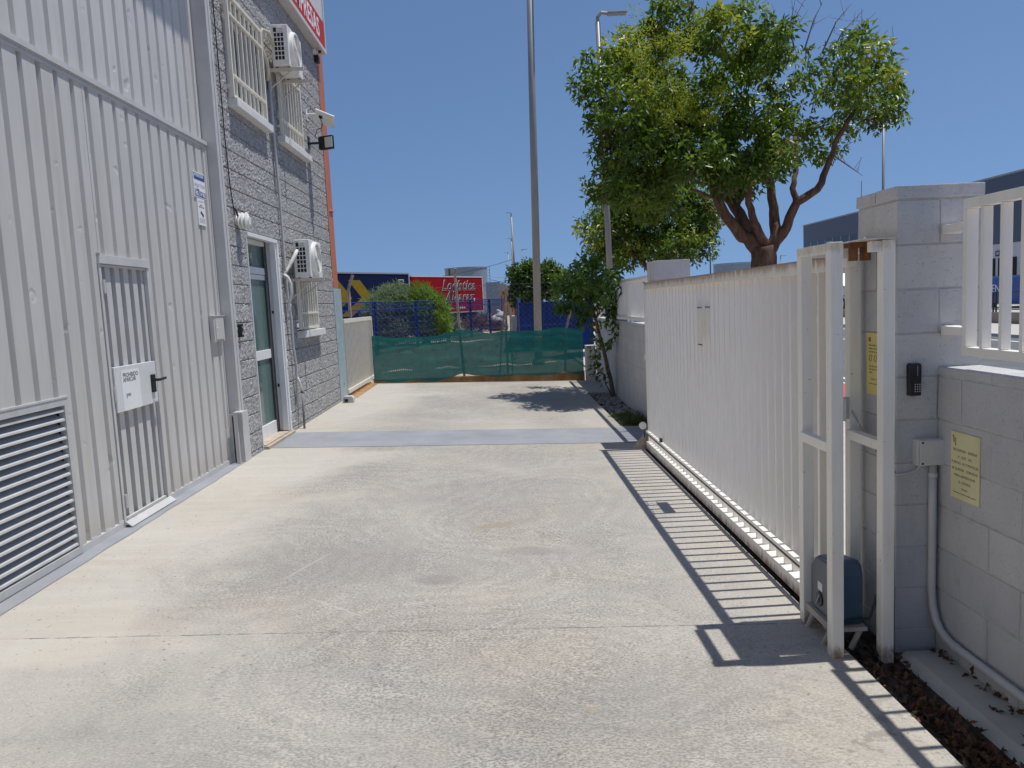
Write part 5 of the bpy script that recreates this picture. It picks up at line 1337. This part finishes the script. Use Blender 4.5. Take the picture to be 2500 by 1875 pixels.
# bushes
def bush(name, label, c, blobs, tints, L, W, dens, rc, ncl, mat, seed, droop=-.6, cat='bush'):
    t = thing(name, label, cat, (c[0],c[1],-.2)); m = MB()
    for k in range(7): e = (c[0]+R.gauss(0,.5),c[1]+R.gauss(0,.3),.9+R.random()*.6); limb(m, [(c[0]+R.gauss(0,.1),c[1],-.2),((c[0]+e[0])/2+.1,c[1],.4),e], .05, .015, 6, .02)
    m.build('stem', M_bark2, t)
    leafmesh('crown', blobclusters(blobs, dens, rc, ncl, lambda p, rr: rr.choice(tints), seed, c[1], .6), mat, t, L, W, seed, droop)
bush('feathery_bush', 'paler grey green feathery bush in front of the blue trailer', (-5.2,36.5), [(-5.35,1.5,.85,.95,0),(-4.85,2.0,.6,.65,0),(-5.0,.6,.9,.7,0),(-5.85,1.1,.5,.7,0)], [(.19,.27,.15),(.24,.32,.18),(.13,.19,.10)], .26, .03, 240, .25, 34, M_feather, 61)
bush('feathery_bush', 'brighter green feathery bush in front of the red trailer', (-3.6,37.0), [(-3.7,1.7,.75,.8,0),(-3.1,1.3,.65,.8,0),(-3.5,.7,.8,.7,0),(-2.75,.7,.4,.6,0)], [(.19,.32,.03),(.24,.38,.045),(.11,.21,.025)], .26, .03, 240, .25, 34, M_feather, 62)
bush('dead_shrub', 'reddish brown dead shrubbery heaped under the red trailer', (-1.2,50), [(-1.9,.25,.7,.45,0),(-.9,.3,.8,.5,0),(-.1,.15,.4,.35,0)], [(.22,.12,.085),(.28,.15,.11),(.15,.085,.06)], .2, .03, 160, .2, 26, M_dead, 63)
bush('green_weed_clump', 'low green weeds at the foot of the tallest rusty post', (-2.9,46), [(-3.0,.2,.5,.5,0),(-2.55,.35,.35,.5,0)], [(.12,.20,.04),(.10,.16,.05)], .2, .03, 160, .2, 24, M_feather, 64, cat='weeds')
t = thing('dark_green_tree', 'dense dark green tree standing behind the thick middle pole', 'tree', (2.1,44,-.2))
m = MB(); limb(m, [(2.1,44,-.2),(2.1,44,1.0),(2.0,44,2.2)], .16, .08, 8, .02)
for e in ((1.2,44,2.6),(2.6,44.2,3.0),(3.1,43.8,2.4)): limb(m, [(2.1,44,1.0),((2.1+e[0])/2,44,1.8),e], .06, .02, 6, .02)
m.build('trunk', M_bark, t)
leafmesh('crown', blobclusters([(1.35,2.9,.75,.75,0),(2.1,2.9,.9,.95,0),(2.9,2.9,.75,.85,0),(1.6,2.0,1.0,.6,0),(3.2,2.3,.6,.7,0),(3.55,2.9,.4,.5,0),(1.9,3.4,.4,.5,0),(3.0,3.5,.3,.35,0)], 130, .22, 24, lambda p, rr: rr.choice([(.10,.15,.02),(.12,.17,.025)] if p[0] > 2.8 and rr.random() < .6 else [(.045,.10,.018),(.055,.12,.02),(.035,.08,.018)]), 65, 44, 1.), M_leaf, t, .22, .10, 66)
# rubble sack, board and small machine behind the netting
mb = MB(); rr = random.Random(12)
for (x, z, r) in ((-.05,.25,.55),(.15,.65,.38),(-.35,.05,.35),(.35,.05,.35),(.02,1.0,.16)):
    bm = bmesh.new(); bmesh.ops.create_icosphere(bm, subdivisions=3, radius=r); o = len(mb.v)
    mb.v += [(x+v.co.x*(1+.35*noise.noise(v.co*5)), 51+v.co.y, z+v.co.z*(1+.3*noise.noise(v.co*6+Vector((3,1,2))))) for v in bm.verts]
    for f in bm.faces: mb.f.append([o+v.index for v in f.verts]); mb.m.append(0)
    bm.free()
tag(mb.build('rubble_sack', M_rubble, smooth=True), 'crumpled white rubble sack heap beside the red trailer', 'sack')
mb = MB(); mb.box(.52,.80,34,34.04,-.2,.95); tag(mb.build('leaning_board', M_grp, bevel=.005), 'small pale board propped behind the netting left of the thick pole', 'board')
t = thing('small_machine', 'small red and white machine behind the netting beside the thick pole', 'machine', (1.06,30,-.2))
m = MB(); m.box(.90,1.2,29.8,30.2,-.2,.75); m.build('body', paint('machine_red', (.30,.05,.04), .5, .1), t, bevel=.02)
m = MB(); m.box(.88,1.22,29.78,30.22,.93,1.1); m.build('lid', M_plastic, t, bevel=.02)
m = MB(); m.box(.90,1.2,29.79,30.2,.75,.93); m.build('band', M_dark, t)
# power lines
def wire(A, Bp, sag, label):
    pts = []
    for k in range(13): u = k/12; p = Vector(A).lerp(Vector(Bp), u); p.z -= sag*4*u*(1-u); pts.append(p)
    mb = MB(); mb.tube(pts, .018, 4, False); tag(mb.build('power_line', M_black, fix=False), label, 'cable')
wire((-8.5,70,4.05),(1.66,70,5.45), .35, 'uppermost thin overhead wire rising from behind the tank to the far lamp posts')
wire((-.6,70,4.0),(1.9,70,3.75), .06, 'upper of two short overhead wires between the tank and the dark tree')
wire((-.6,70,3.72),(1.4,70,3.3), .04, 'lower of two short overhead wires between the tank and the dark tree')

# ------------------------------------------------------------------ across the street
t = thing('warehouse', 'long dark blue warehouse with white ground floor across the street', 'warehouse', (33,50,.26))
m = MB(); m.box(28,48,14,70.3,3.5,7.16); ribs = m.build('cladding', M_ware, t)
m = MB(); m.box(28.05,48,14,70.2,.2,3.5); m.build('wall', M_wlow, t)
m = MB(); m.box(27.95,48.05,13.95,70.35,7.16,7.26); m.build('parapet', M_grey, t)
for y0 in (20.,24.,28.,32.,36.,39.2,41.4,43.2,47.,51.,56.): 
    m = MB(); m.box(28.0,28.06,y0,y0+1.5,.27,2.72); d = m.build('door', M_dark, t)
    m = MB(); m.box(27.97,28.01,y0+.70,y0+.78,.27,2.72); m.build('mullion', M_grey, d)
m = MB(); m.box(27.985,28.02,55,70,5.0,5.62); w = m.build('window', M_glassd, t)
m = MB()
for k in range(10): m.box(27.96,28.0,55+1.5*k,55.12+1.5*k,5.0,5.62)
m.build('mullion', M_grey, w)
m = MB(); m.box(27.94,28.03,42.62,43.05,2.83,3.13); s_ = m.build('unit_sign', M_ktext, t)
text_mesh('lettering', '00', .26, (27.94,42.84,2.98), (-1,0,0), M_wtext, s_, 'CENTER', .004)
mb = MB(); mb.box(18.9,19.15,-20,120,-.2,.31); tag(mb.build('retaining_wall', M_brown), 'low brown retaining wall across the street below the black railing', 'wall')
t = thing('street_railing', 'black metal railing on top of the low brown wall across the street', 'railing', (19.02,30,.31))
m = MB(); 
for zz in (.42,1.05): m.tube([(19.02,-10,zz),(19.02,70,zz)], .025, 6)
m.each('rail', M_black, t)
m = MB(); y = -10.
while y < 70: m.next().box(19.0,19.04,y-.03,y+.03,.31,1.08); m.box(19.0,19.04,y+.14,y+.2,.31,1.08); y += 2.45
m.each('post', M_black, t)
t = thing('blue_skip', 'blue metal waste container with white letters behind the black railing', 'container', (23.6,34.2,.26))
m = MB(); m.prism([(23.0,.45),(24.6,.45),(24.7,1.62),(22.9,1.62)], 'y', 31.0, 36.1); m.build('body', paint('skip_blue', (.015,.085,.33), .5, .12, 2.), t, bevel=.03)
m = MB(); m.box(22.85,24.75,30.95,36.2,1.60,1.70); m.box(22.7,23.0,36.0,36.5,1.28,1.38); m.build('rim', paint('skip_rim', (.05,.18,.42), .5, .1), t)
m = MB()
for yy in (31.6,33.2,34.8): m.box(22.9,23.02,yy,yy+.12,.48,1.6)
m.each('stiffener', paint('skip_blue'[:9], (.015,.085,.33), .5), t)
m = MB()
for yy in (31.5,35.6): m.lathe((23.0,yy,.36),(1,0,0),[(0,.11),(.1,.11)],14); m.lathe((24.4,yy,.36),(1,0,0),[(0,.11),(.1,.11)],14)
m.each('castor', M_tyre, t)
text_mesh('lettering', 'EN', .5, (22.93,35.25,1.12), (-1,0,0), M_wtext, t, 'CENTER', .01)
t = thing('white_van', 'white van parked on the far side of the street seen through the gate frame', 'van', (20.9,46.,.26))
m = MB(); m.prism([(43.6,.62),(43.5,1.1),(43.7,1.45),(44.5,1.62),(45.3,2.35),(48.6,2.40),(48.75,1.5),(48.7,.62)], 'x', 20.0, 21.8); m.build('body', M_van, t, bevel=.06)
m = MB(); m.prism([(44.75,1.66),(45.4,2.25),(46.3,2.25),(46.3,1.66)], 'x', 19.985, 20.01); m.prism([(46.5,1.66),(46.5,2.25),(48.3,2.25),(48.3,1.66)], 'x', 19.985, 20.01); m.build('window', M_glassd, t)
m = MB(); m.box(19.99,20.02,43.6,48.7,1.48,1.52); m.build('side_trim', M_grey, t)
for yy in (44.5,47.8):
    for xx in (19.97,21.55): m = MB(); m.lathe((xx,yy,.58),(1,0,0),[(0,.33),(.27,.33)],22); w = m.build('wheel', M_tyre, t); m = MB(); m.lathe((xx-.01,yy,.58),(1,0,0),[(0,.19),(.29,.19)],18); m.build('rim', M_grp, w)
m = MB(); m.box(20.02,20.25,43.44,43.56,1.0,1.2); m.box(21.55,21.78,43.44,43.56,1.0,1.2); m.each('headlight', M_grp, t)
m = MB(); m.box(20.2,21.6,43.45,43.6,.70,.90); m.build('bumper', M_grey, t)

# ------------------------------------------------------------------ light, sky, camera
SUN = Vector((.30,.03,1)).normalized()
ld = bpy.data.lights.new('sun', 'SUN'); ld.energy = 4.0; ld.angle = math.radians(.53); ld.color = (1,.965,.91)
lo = bpy.data.objects.new('sun', ld); C.objects.link(lo); lo.rotation_euler = SUN.to_track_quat('Z','Y').to_euler(); lo.location = (10,0,30)
w = bpy.data.worlds.new('World'); sc.world = w; w.use_nodes = True
nt = w.node_tree; bg = nt.nodes['Background']; sky = nt.nodes.new('ShaderNodeTexSky'); sky.sky_type = 'NISHITA'
sky.sun_disc = False; sky.sun_elevation = math.asin(SUN.z); sky.sun_rotation = math.atan2(SUN.x, SUN.y)
sky.air_density = 1.0; sky.dust_density = .05; sky.ozone_density = 5.6; sky.altitude = 50
tcw = nt.nodes.new('ShaderNodeTexCoord'); mp = nt.nodes.new('ShaderNodeMapping'); mp.inputs['Scale'].default_value = (1,1,.72); mp.inputs['Location'].default_value = (0,0,.2)
nt.links.new(tcw.outputs['Generated'], mp.inputs['Vector']); nt.links.new(mp.outputs['Vector'], sky.inputs['Vector'])
nt.links.new(sky.outputs[0], bg.inputs['Color']); bg.inputs['Strength'].default_value = .106
cd = bpy.data.cameras.new('camera'); cam = bpy.data.objects.new('camera', cd); C.objects.link(cam); sc.camera = cam
cd.sensor_width = 36; cd.sensor_fit = 'HORIZONTAL'; cd.lens = 1878/2500*36; cd.clip_end = 3000; cd.clip_start = .05
Xa = (.99868858,-.04940035,.01344352); Ya = (-.01853248,-.10404662,.99439974); Za = (-.04772495,-.99334481,-.10482568)
right = Vector((Xa[0],Ya[0],Za[0])); up = -Vector((Xa[1],Ya[1],Za[1])); back = -Vector((Xa[2],Ya[2],Za[2]))
M = Matrix(((right.x,up.x,back.x,0),(right.y,up.y,back.y,0),(right.z,up.z,back.z,1.54),(0,0,0,1)))
cam.matrix_world = M
sc.view_settings.view_transform = 'Standard'; sc.view_settings.look = 'None'; sc.view_settings.exposure = 0.; sc.view_settings.gamma = 1.
sc.cycles.max_bounces = 8; sc.cycles.transparent_max_bounces = 12
